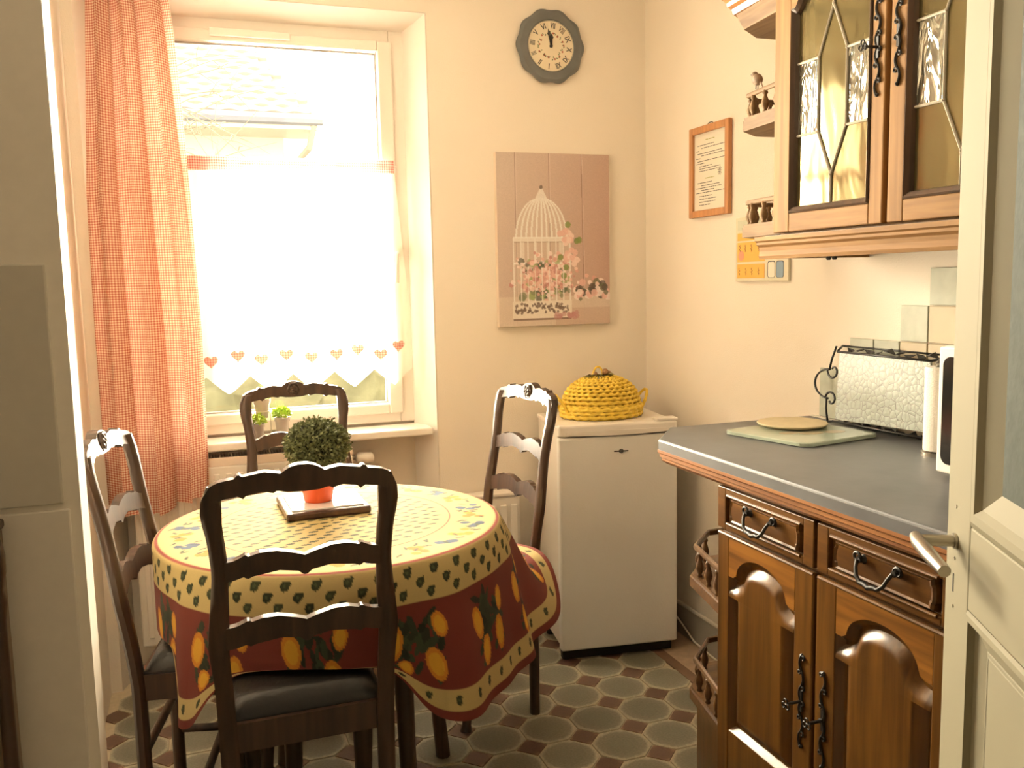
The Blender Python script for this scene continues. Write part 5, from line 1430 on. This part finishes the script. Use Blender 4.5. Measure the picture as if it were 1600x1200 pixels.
# sloped board below the crown (upper end shelf)
bm = BM()
A_ = [bm.verts.new((x, y, 2.000)) for x, y in ush]; B_ = [bm.verts.new((x * 1.0 - 0.004, y + (0.03 if y > YU else 0), 2.045)) for x, y in ush]
bm.faces.new(list(reversed(A_))); bm.faces.new(B_)
for i in range(5): bm.faces.new((A_[i], A_[(i + 1) % 5], B_[(i + 1) % 5], B_[i]))
obj('top_shelf', bm, M_ush, us)
prof2 = [(0.0, 0.0), (0.006, 0.0), (0.010, 0.014), (0.020, 0.020), (0.022, 0.030), (0.034, 0.040), (0.034, 0.050), (0.0, 0.050)]
bm = BM(); path = [(-0.323, YU + 0.001), (-0.306, -1.076), (-0.224, -1.013), (-0.006, -1.013)]
nrm_ = [Vector((-(b[1] - a[1]), b[0] - a[0])).normalized() for a, b in zip(path, path[1:])]
R_ = []
for i, p in enumerate(path):
    if i == 0: n, k = nrm_[0], 1
    elif i == len(path) - 1: n, k = nrm_[-1], 1
    else:
        n = (nrm_[i - 1] + nrm_[i]).normalized(); k = 1 / n.dot(nrm_[i])
    R_.append([bm.verts.new((p[0] + n.x * o_ * k, p[1] + n.y * o_ * k, 2.0455 + z)) for o_, z in prof2])
for A_, B_ in zip(R_, R_[1:]):
    for q in range(len(prof2)): bm.faces.new((A_[q], A_[(q + 1) % len(prof2)], B_[(q + 1) % len(prof2)], B_[q]))
bm.faces.new(R_[0]); bm.faces.new(list(reversed(R_[-1])))
obj('cornice', bm, M_orange_oak, us)
# little bird figurine on the upper rail
bd = thing('bird_figurine', 'small brown bird figurine perched on the wall shelf rail', 'figurine', (-0.297, -1.163, 1.836))
bx, by, bz = -0.297, -1.163, 1.862
bm = BM()
bmesh.ops.create_uvsphere(bm, u_segments=16, v_segments=10, radius=1.0, matrix=Matrix.Translation((bx, by, bz)) @ Matrix.Rotation(0.5, 4, 'X') @ Matrix.Diagonal((0.012, 0.018, 0.0145, 1)))
bmesh.ops.create_uvsphere(bm, u_segments=14, v_segments=8, radius=0.0085, matrix=Matrix.Translation((bx - 0.001, by + 0.010, bz + 0.013)))
obj('body', bm, mat('bird_brown', (0.20, 0.13, 0.075), 0.7, var=0.4, scale=90), bd, smooth=True)
bm = BM(); tube(bm, [(bx - 0.001, by + 0.017, bz + 0.014), (bx - 0.001, by + 0.024, bz + 0.016), (bx - 0.001, by + 0.029, bz + 0.018)], interp([(0, 0.003), (1, 0.0006)]), 6)
obj('beak', bm, M_ink, bd)
bm = BM(); tube(bm, [(bx, by - 0.012, bz - 0.008), (bx, by - 0.022, bz - 0.024), (bx, by - 0.026, bz - 0.034)], interp([(0, 0.005), (1, 0.002)]), 6, flat=0.5)
obj('tail', bm, MATS['bird_brown'], bd)
bm = BM()
for s in (-1, 1): tube(bm, [(bx + s * 0.003, by + 0.001, bz - 0.012), (bx + s * 0.003, by + 0.002, 1.8375)], 0.0013, 5)
obj('legs', bm, M_ink, bd)
jar = obj('jar', lathe(BM(), [(0.010, 0), (0.019, 0.008), (0.023, 0.026), (0.020, 0.044), (0.012, 0.052), (0.013, 0.058), (0.001, 0.058)], 20, (0, 0, 0), cap=False), M_zinc, loc=(-0.262, -1.250, 1.4952), local=True, smooth=True)
tag(jar, 'small grey jar standing on the lower wall shelf behind the balusters', 'jar')

# ------------------------------------------------------------------ things on the walls
# round clock, turned so that XII sits near five o'clock
ck = thing('wall_clock', 'round clock with slate scalloped rim high on the back wall', 'clock', (-0.401, -0.002, 2.218))
cx0, cz0 = -0.401, 2.218
T = frame_back(cx0, -0.002, cz0)
def circ(r, n=120, lob=0, amp=0.0, ph=0.0): return [(r * (1 + amp * math.cos(lob * 2 * PI * k / n + ph)) * math.cos(2 * PI * k / n), r * (1 + amp * math.cos(lob * 2 * PI * k / n + ph)) * math.sin(2 * PI * k / n)) for k in range(n)]
bm = BM()
loft(bm, [(circ(0.124, 120, 10, 0.030), 0.0), (circ(0.133, 120, 10, 0.026), 0.010), (circ(0.132, 120, 10, 0.026), 0.014), (circ(0.120, 120, 10, 0.012), 0.020), (circ(0.094), 0.022), (circ(0.090), 0.014)])
bm.transform(T); obj('rim', bm, M_slate, ck)
bm = BM(); loft(bm, [(circ(0.090), 0.0135), (circ(0.089), 0.0165)]); bm.transform(T); dial = obj('dial', bm, M_dial, ck)
bm = tube(BM(), [(0.0905 * math.cos(2 * PI * k / 80), 0.0905 * math.sin(2 * PI * k / 80), 0.0175) for k in range(80)], 0.0016, 6, closed=True); bm.transform(T)
obj('dial_ring', bm, M_lead, ck)
rot0 = math.radians(-157)      # clockwise turn of the whole face
dg = bpy.context.evaluated_depsgraph_get
def text_mesh(s, size):
    cu = bpy.data.curves.new('txt', 'FONT'); cu.body = s; cu.size = size; cu.align_x = 'CENTER'; cu.align_y = 'CENTER'; cu.extrude = 0.0006; cu.resolution_u = 2; cu.offset = 0.0002
    ob = bpy.data.objects.new('txt', cu); COL.objects.link(ob)
    d_ = bpy.context.evaluated_depsgraph_get()
    me = bpy.data.meshes.new_from_object(ob.evaluated_get(d_))
    bpy.data.objects.remove(ob); bpy.data.curves.remove(cu)
    return me
for k, s in enumerate(('XII', 'I', 'II', 'III', 'IIII', 'V', 'VI', 'VII', 'VIII', 'IX', 'X', 'XI')):
    me = text_mesh(s, 0.025)
    bm = BM(); bm.from_mesh(me); bpy.data.meshes.remove(me)
    a = rot0 - math.radians(30 * k)
    sq_ = 0.72 if len(s) > 2 else 0.9
    bm.transform(T @ Matrix.Rotation(a, 4, 'Z') @ Matrix.Translation((0, 0.0725, 0.0170)) @ Matrix.Diagonal((sq_, 1.15, 1, 1)))
    obj('numeral', bm, M_ink, dial)
rb = random.Random(2)
for nm, colr, n_ in (('wreath_flower', (0.45, 0.12, 0.07), 14), ('wreath_leaf', (0.16, 0.20, 0.09), 34)):
    bm = BM()
    for k in range(n_):
        a = 2 * PI * k / n_ + rb.uniform(-0.1, 0.1); r = 0.046 + rb.uniform(-0.006, 0.006)
        bmesh.ops.create_icosphere(bm, subdivisions=1, radius=0.0042 if n_ == 14 else 0.003, matrix=Matrix.Translation((r * math.cos(a), r * math.sin(a), 0.0165)) @ Matrix.Rotation(a + rb.uniform(-1, 1), 4, 'Z') @ Matrix.Diagonal((1.5 if n_ > 14 else 1, 0.7 if n_ > 14 else 1, 0.2, 1)))
    bm.transform(T); obj(nm, bm, mat(nm + '_paint', colr, 0.6), dial)
for nm, L_, ang, wd in (('minute_hand', 0.062, 10, 0.0035), ('hour_hand', 0.045, -3, 0.005)):
    bm = BM(); pts = [(-wd, -0.006), (wd, -0.006), (wd * 0.8, L_ * 0.55), (wd * 1.6, L_ * 0.68), (0, L_), (-wd * 1.6, L_ * 0.68), (-wd * 0.8, L_ * 0.55)]
    prism(bm, pts, 0.019, 0.0205); bm.transform(T @ Matrix.Rotation(math.radians(ang), 4, 'Z') )
    obj(nm, bm, M_ink, ck)
bm = lathe(BM(), [(0.006, 0.016), (0.006, 0.022), (0.001, 0.023)], 14); bm.transform(T); obj('hub', bm, M_ink, ck)

# canvas print (birdcage with blossoms) -- flat printed picture stored as colours on its own face
cv = thing('canvas_print', 'canvas picture of a white birdcage with pink flowers on the back wall', 'picture', (-0.401, -0.01, 1.187))
CX0, CX1, CZ0, CZ1 = -0.630, -0.172, 1.187, 1.830
obj('canvas_body', box(BM(), CX0, CX1, -0.026, -0.001, CZ0, CZ1, 0.002, 1), mat('canvas_edge', (0.78, 0.66, 0.54), 0.8), cv)
NUc, NVc = 190, 266
u = np.linspace(0, 1, NUc)[None, :] * np.ones((NVc, 1)); v_ = np.linspace(0, 1, NVc)[:, None] * np.ones((1, NUc))
asp = (CZ1 - CZ0) / (CX1 - CX0)
rng = np.random.RandomState(5)
bg0, bg1 = np.array(lin((208, 176, 146))), np.array(lin((186, 140, 112)))
PIC = bg0 * (1 - (0.7 * u + 0.3 * v_))[..., None] + bg1 * (0.7 * u + 0.3 * v_)[..., None]
def pb(mask, c, k=1.0):
    PIC[mask] = PIC[mask] * (1 - k) + np.asarray(lin(c)) * k
for xl, kx in ((0.16, 0.0), (0.455, 0.005), (0.745, 0.02)):
    pb(np.abs(u - xl - kx * v_) < 0.004, (150, 112, 88), 0.8); pb(np.abs(u - xl - 0.008 - kx * v_) < 0.003, (222, 190, 160), 0.5)
pb(v_ > 0.83 + 0.03 * u * 0, (216, 184, 150), 0.85)
pb((v_ > 0.90) & (u > 0.5), (190, 146, 116), 0.5)
ccx = 0.385
# cage dome, bars, body
def dome_hw(vv): return 0.225 * np.sqrt(np.clip(1 - ((0.49 - vv) / 0.235) ** 2, 0, 1)) 
dm = (v_ > 0.255) & (v_ < 0.49)
pb(dm & (np.abs(u - ccx) < dome_hw(v_)), (222, 192, 160), 0.45)
for k in np.linspace(-1, 1, 11):
    pb(dm & (np.abs(u - ccx - k * dome_hw(v_)) < 0.008), (238, 216, 186), 0.9)
pb((np.abs(u - ccx) < 0.012 + 0.05 * np.clip((v_ - 0.2) / 0.075, 0, 1)) & (v_ > 0.20) & (v_ < 0.275), (232, 208, 178), 0.9)
pb((((u - ccx) / 0.016) ** 2 + ((v_ - 0.195) * asp / 0.016) ** 2) < 1, (120, 95, 75), 0.9)
pb((np.abs(v_ - 0.495) < 0.012) & (np.abs(u - ccx) < 0.25), (240, 218, 188), 0.9)
pb((np.abs(v_ - 0.512) < 0.004) & (np.abs(u - ccx) < 0.25), (140, 108, 84), 0.6)
body = (v_ > 0.49) & (v_ < 0.86)
pb(body & (np.abs(u - ccx) < 0.255), (216, 184, 150), 0.35)
for k in np.linspace(-1, 1, 9): pb(body & (np.abs(u - ccx - 0.25 * k) < 0.006), (236, 212, 182), 0.85)
pb((np.abs((u - ccx) * 9 % 1 - 0.5 + 0.0) < 0.12) & (np.abs(v_ - 0.56) < 0.05) & (np.abs(u - ccx) < 0.25), (235, 212, 180), 0.6)
pb((np.abs(v_ - 0.635) < 0.005) & (np.abs(u - ccx) < 0.25), (240, 218, 188), 0.9)
# flowers and leaves in the cage
def dab(cu_, cv_, r, c, k=0.9):
    pb((((u - cu_) / r) ** 2 + ((v_ - cv_) * asp / r) ** 2) < 1, c, k)
for _ in range(120):
    dab(rng.normal(0.41, 0.11), rng.uniform(0.62, 0.84), rng.uniform(0.012, 0.035), [(104, 104, 70), (130, 124, 84), (90, 84, 62), (164, 160, 96)][rng.randint(4)], 0.8)
for _ in range(330):
    cu_, cv_ = rng.normal(0.42, 0.12), 0.71 + rng.normal(0, 0.055)
    dab(cu_, cv_, rng.uniform(0.008, 0.022), [(236, 190, 160), (226, 168, 140), (242, 206, 178), (214, 150, 124), (196, 128, 108)][rng.randint(5)], 0.85)
for cu_, cv_ in ((0.62, 0.50), (0.60, 0.47), (0.63, 0.58), (0.66, 0.60)):
    for _ in range(7): dab(cu_ + rng.normal(0, 0.03), cv_ + rng.normal(0, 0.02), 0.025, [(238, 196, 166), (228, 172, 144)][rng.randint(2)], 0.85)
for cu_, cv_ in ((0.62, 0.41), (0.70, 0.505), (0.72, 0.50), (0.55, 0.60), (0.60, 0.66), (0.58, 0.71)): dab(cu_, cv_, 0.026, (128, 134, 66), 0.9)
for k in np.linspace(-1, 1, 9): pb((v_ > 0.66) & (v_ < 0.86) & (np.abs(u - ccx - 0.25 * k) < 0.0045), (238, 214, 184), 0.7)
base = (v_ > 0.855) & (v_ < 0.955) & (np.abs(u - ccx) < 0.265)
pb(base, (232, 206, 172), 0.9)
for _ in range(110): 
    cu_, cv_ = rng.uniform(ccx - 0.24, ccx + 0.24), rng.uniform(0.868, 0.925); dab(cu_, cv_, rng.uniform(0.007, 0.013), (120, 92, 72), 0.85)
pb((np.abs(v_ - 0.962) < 0.006) & (np.abs(u - ccx) < 0.26), (120, 88, 66), 0.8)
for _ in range(70):
    dab(rng.uniform(0.68, 0.99), rng.normal(0.80, 0.022), rng.uniform(0.014, 0.034), [(234, 190, 160), (224, 166, 140), (110, 104, 70), (240, 206, 178), (96, 78, 60)][rng.randint(5)], 0.85)
for _ in range(16): dab(rng.uniform(0.5, 0.75), rng.normal(0.945, 0.008), 0.02, (190, 128, 110), 0.7)
PIC = PIC / np.array([0.90, 0.745, 0.56]) * 0.96
PIC *= (1 + rng.normal(0, 0.03, PIC.shape[:2]))[..., None]
vs = [(CX0 + 0.001 + (CX1 - CX0 - 0.002) * i / (NUc - 1), -0.0268, CZ1 - 0.001 - (CZ1 - CZ0 - 0.002) * j / (NVc - 1)) for j in range(NVc) for i in range(NUc)]
fs = [(j * NUc + i, (j + 1) * NUc + i, (j + 1) * NUc + i + 1, j * NUc + i + 1) for j in range(NVc - 1) for i in range(NUc - 1)]
raw('printed_face', vs, fs, vcol_mat('canvas_ink', 0.85), cv, col=np.clip(PIC, 0, 1).reshape(-1, 3))

# framed note on the right wall
nf = thing('framed_note', 'orange wooden frame with a typed page on the right wall', 'picture', (-0.004, -0.475, 1.565))
T = frame_right(-0.001, -0.352, 1.566)
Wn, Hn, bw_ = 0.250, 0.310, 0.024
for nm, a in (('frame_side', (0, bw_, 0, Hn)), ('frame_side', (Wn - bw_, Wn, 0, Hn)), ('frame_rail', (bw_, Wn - bw_, 0, bw_)), ('frame_rail', (bw_, Wn - bw_, Hn - bw_, Hn))):
    bm = box(BM(), a[0], a[1], a[2], a[3], 0.0, 0.016, 0.003); bm.transform(T); obj(nm, bm, M_frame, nf)
bm = box(BM(), bw_ - 0.002, Wn - bw_ + 0.002, bw_ - 0.002, Hn - bw_ + 0.002, 0.001, 0.006); bm.transform(T)
pg = obj('page', bm, M_paper, nf)
bm = BM(); bmg = BM(); rb = random.Random(17)
lines = [(0.262, 0.35, 0.62, 1), (0.246, 0.10, 0.62, 0), (0.236, 0.22, 0.92, 0), (0.228, 0.06, 0.14, 0), (0.218, 0.10, 0.85, 0), (0.210, 0.22, 0.92, 0), (0.202, 0.06, 0.18, 0), (0.192, 0.10, 0.94, 0), (0.184, 0.06, 0.30, 0), (0.174, 0.16, 0.55, 0), (0.166, 0.16, 0.80, 0), (0.158, 0.16, 0.72, 0), (0.132, 0.35, 0.62, 1), (0.118, 0.10, 0.55, 0), (0.108, 0.22, 0.80, 0), (0.100, 0.06, 0.84, 0), (0.092, 0.22, 0.62, 0), (0.084, 0.06, 0.92, 0), (0.072, 0.16, 0.58, 0), (0.062, 0.16, 0.70, 0), (0.052, 0.16, 0.66, 0), (0.042, 0.16, 0.50, 0)]
for zz, u0, u1, green_ in lines:
    x = bw_ + (Wn - 2 * bw_) * u0
    xe = bw_ + (Wn - 2 * bw_) * u1
    while x < xe:
        L_ = min(rb.uniform(0.008, 0.024), xe - x + 0.002)
        box(bmg if green_ else bm, x, x + L_, zz - 0.0011, zz + 0.0011, 0.0058, 0.0064); x += L_ + 0.0028
bm.transform(T); bmg.transform(T)
obj('typed_lines', bm, M_ink, pg, kind='stuff'); obj('heading', bmg, mat('olive_ink', (0.30, 0.30, 0.03), 0.7), pg)
bm = BM()
for k in range(9):
    a = 2 * PI * k / 9; p0 = (0.185 + 0.003 * math.cos(a), 0.148 + 0.003 * math.sin(a), 0.0063); p1 = (0.185 + 0.013 * math.cos(a), 0.148 + 0.015 * math.sin(a), 0.0063)
    tube(bm, [p0, p1], 0.0009, 4)
bm.transform(T); obj('flower_drawing', bm, M_ink, pg)
bm = tube(BM(), [(0.10, Hn - 0.001, 0.004), (0.112, Hn + 0.006, 0.004), (0.13, Hn + 0.007, 0.004), (0.145, Hn - 0.001, 0.004)], 0.0016, 6); bm.transform(T)
obj('hanging_cord', bm, M_ink, nf)

# orange calendar below
cl = thing('calendar', 'orange and white calendar board on the right wall under the cabinet', 'calendar', (-0.003, -0.78, 1.342))
T = frame_right(-0.001, -0.640, 1.342)
bm = box(BM(), 0, 0.278, 0, 0.205, 0.0, 0.010, 0.001, 1); bm.transform(T); bdp = obj('board', bm, mat('calendar_board', (0.72, 0.66, 0.50), 0.6), cl)
for a0, a1, b0, b1 in ((0.012, 0.160, 0.010, 0.055), (0.012, 0.160, 0.062, 0.125), (0.012, 0.160, 0.130, 0.155)):
    bm = box(BM(), a0, a1, b0, b1, 0.0095, 0.0112); bm.transform(T); obj('orange_field', bm, M_orangeprint, bdp)
bm = box(BM(), 0.012, 0.26, 0.162, 0.195, 0.0095, 0.0112); bm.transform(T); obj('header_field', bm, mat('calendar_header', (0.60, 0.60, 0.46), 0.6), bdp)
bm = BM(); rb = random.Random(3)
for b in (0.030, 0.104):
    for k in range(4):
        a = 0.022 + 0.034 * k + rb.uniform(0, 0.008)
        tube(bm, [(a + 0.004 * math.sin(2.5 * q), b - 0.010 + 0.0045 * q, 0.0114) for q in range(6)], 0.0011, 4)
bm.transform(T); obj('printed_marks', bm, M_ink, bdp)
bm = BM(); lathe(bm, [(0.016, 0.0), (0.016, 0.0006)], 18); bm.transform(T @ Matrix.Translation((0.034, 0.082, 0.0112))); obj('pink_spot', bm, mat('pink_print', (0.70, 0.28, 0.16), 0.6), bdp)
for a, mm in ((0.195, M_paper), (0.238, mat('blue_print', (0.20, 0.28, 0.36), 0.6))):
    bm = BM(); pts = [(p[0], p[1]) for p in rrect(0.0185, 0.026, 0.008)]; loft(bm, [(pts, 0.0095), (pts, 0.0110)]); bm.transform(T @ Matrix.Translation((a, 0.036, 0)))
    obj('outline', bm, M_ink, bdp)
    bm = BM(); pts = [(p[0], p[1]) for p in rrect(0.0165, 0.024, 0.007)]; loft(bm, [(pts, 0.0105), (pts, 0.0116)]); bm.transform(T @ Matrix.Translation((a + 0.0012, 0.035, 0)))
    obj('printed_label', bm, mm, bdp)

# ------------------------------------------------------------------ open door leaf on the right
E = Vector((-0.684, -2.20, 0)); dd = Vector((-0.477, -0.879, 0)); nn = Vector((-0.879, 0.477, 0))
TD = Matrix(((dd.x, 0, nn.x, E.x), (dd.y, 0, nn.y, E.y), (0, 1, 0, 0.0), (0, 0, 0, 1)))     # a along the leaf from the free edge, b up, c towards the room
DW, DT = 0.72, 0.038
bm = BM()
box(bm, 0, 0.094, 0.006, 2.05, -DT, 0.0, 0.003); box(bm, DW - 0.094, DW, 0.006, 2.05, -DT, 0.0, 0.003)
box(bm, 0.094, DW - 0.094, 1.95, 2.05, -DT, 0.0, 0.003); box(bm, 0.094, DW - 0.094, 0.900, 1.017, -DT, 0.0, 0.003); box(bm, 0.094, DW - 0.094, 0.006, 0.17, -DT, 0.0, 0.003)
bm.transform(TD)
dleaf = obj('door_1', bm, M_door, kind='structure')
def sash_ring(a0, a1, b0, b1, steps):
    out = [(a0, b0), (a1, b0), (a1, b1), (a0, b1)]
    bm = BM(); R_ = [[bm.verts.new((x, y, c_)) for x, y in inset(out, i_)] for i_, c_ in steps]
    for A_, B_ in zip(R_, R_[1:]):
        for i in range(4): bm.faces.new((A_[i], A_[(i + 1) % 4], B_[(i + 1) % 4], B_[i]))
    return bm
bm = sash_ring(0.094, DW - 0.094, 1.017, 1.95, ((0.0, -0.001), (0.010, 0.004), (0.022, 0.004), (0.030, -0.004), (0.056, -0.018), (0.058, -0.020))); bm.transform(TD)
obj('glazing_bead', bm, M_door, dleaf)
def _frost(m, nt, b):
    tc = node(nt, 'ShaderNodeTexCoord'); nz = node(nt, 'ShaderNodeTexNoise'); nz.inputs['Scale'].default_value = 60; nt.links.new(tc.outputs['Object'], nz.inputs[0])
    rp_ = node(nt, 'ShaderNodeValToRGB'); rp_.color_ramp.elements[0].color = (0.055, 0.065, 0.055, 1); rp_.color_ramp.elements[1].color = (0.085, 0.10, 0.085, 1)
    nt.links.new(nz.outputs[0], rp_.inputs[0]); nt.links.new(rp_.outputs[0], b.inputs['Base Color'])
    b.inputs['Roughness'].default_value = 0.7; b.inputs['Specular IOR Level'].default_value = 0.2
    bp = node(nt, 'ShaderNodeBump'); bp.inputs['Strength'].default_value = 0.3; bp.inputs['Distance'].default_value = 0.003
    nt.links.new(nz.outputs[0], bp.inputs['Height']); nt.links.new(bp.outputs[0], b.inputs['Normal'])
M_frost = simple('frosted_glass', _frost)
bm = box(BM(), 0.149, DW - 0.149, 1.072, 1.895, -0.024, -0.018); bm.transform(TD); obj('pane', bm, M_frost, dleaf)
bm = sash_ring(0.094, DW - 0.094, 0.17, 0.900, ((0.0, -0.001), (0.004, 0.003), (0.012, 0.003), (0.016, -0.006), (0.042, -0.014), (0.048, -0.012))); bm.transform(TD)
obj('panel_moulding', bm, M_door, dleaf)
bm = box(BM(), 0.135, DW - 0.135, 0.21, 0.86, -0.020, -0.0125, 0.002); bm.transform(TD); obj('panel', bm, M_door, dleaf)
bm = BM()
tube(bm, [(0.040, 0.981, -0.002), (0.040, 0.981, 0.004)], 0.011, 14)
tube(bm, [(0.040, 0.981, 0.0), (0.040, 0.981, 0.050)], 0.0085, 12)
tube(bm, [(0.030, 0.984, 0.052), (0.05, 0.981, 0.053), (0.10, 0.977, 0.052), (0.152, 0.972, 0.049)], interp([(0, 0.008), (0.2, 0.0105), (0.8, 0.0105), (1, 0.0085)]), 12)
bm.transform(TD); obj('handle', bm, M_steel, dleaf, smooth=True, angle=50)
bm = box(BM(), 0.033, 0.037, 0.905, 0.932, -0.001, 0.0006); bm.transform(TD); obj('keyhole', bm, M_dark, dleaf)
bm = BM()
for z in (1.03, 0.955, 0.885): tube(bm, [(0.038, z, -0.001), (0.038, z, 0.0012)], 0.0025, 8)
bm.transform(TD); obj('screw', bm, M_steel, dleaf)

# ------------------------------------------------------------------ wooden cupboard edge at the far left
cp = thing('side_cupboard', 'dark wooden cupboard end with turned post at the far left edge', 'cupboard', (-2.2, -1.52, 0))
M_olive = wood('olive_wood', (0.20, 0.13, 0.06), (0.12, 0.075, 0.035), rough=0.4)
obj('body', box(BM(), -2.42, -2.034, -1.560, -1.474, 0.05, 0.955, 0.004), M_olive, cp)
obj('top', box(BM(), -2.44, -2.030, -1.572, -1.472, 0.955, 0.972, 0.005), M_chair, cp)
prof = [(0.013, 0.0), (0.012, 0.05), (0.0115, 0.82), (0.015, 0.85), (0.012, 0.87), (0.017, 0.90), (0.018, 0.93), (0.013, 0.955)]
obj('post', lathe(BM(), prof, 14, (-2.034, -1.560, 0)), M_chair, cp, smooth=True)
for x, y in ((-2.40, -1.55), (-2.40, -1.51)): obj('foot', box(BM(), x, x + 0.03, y, y + 0.03, 0, 0.052), M_chair, cp)
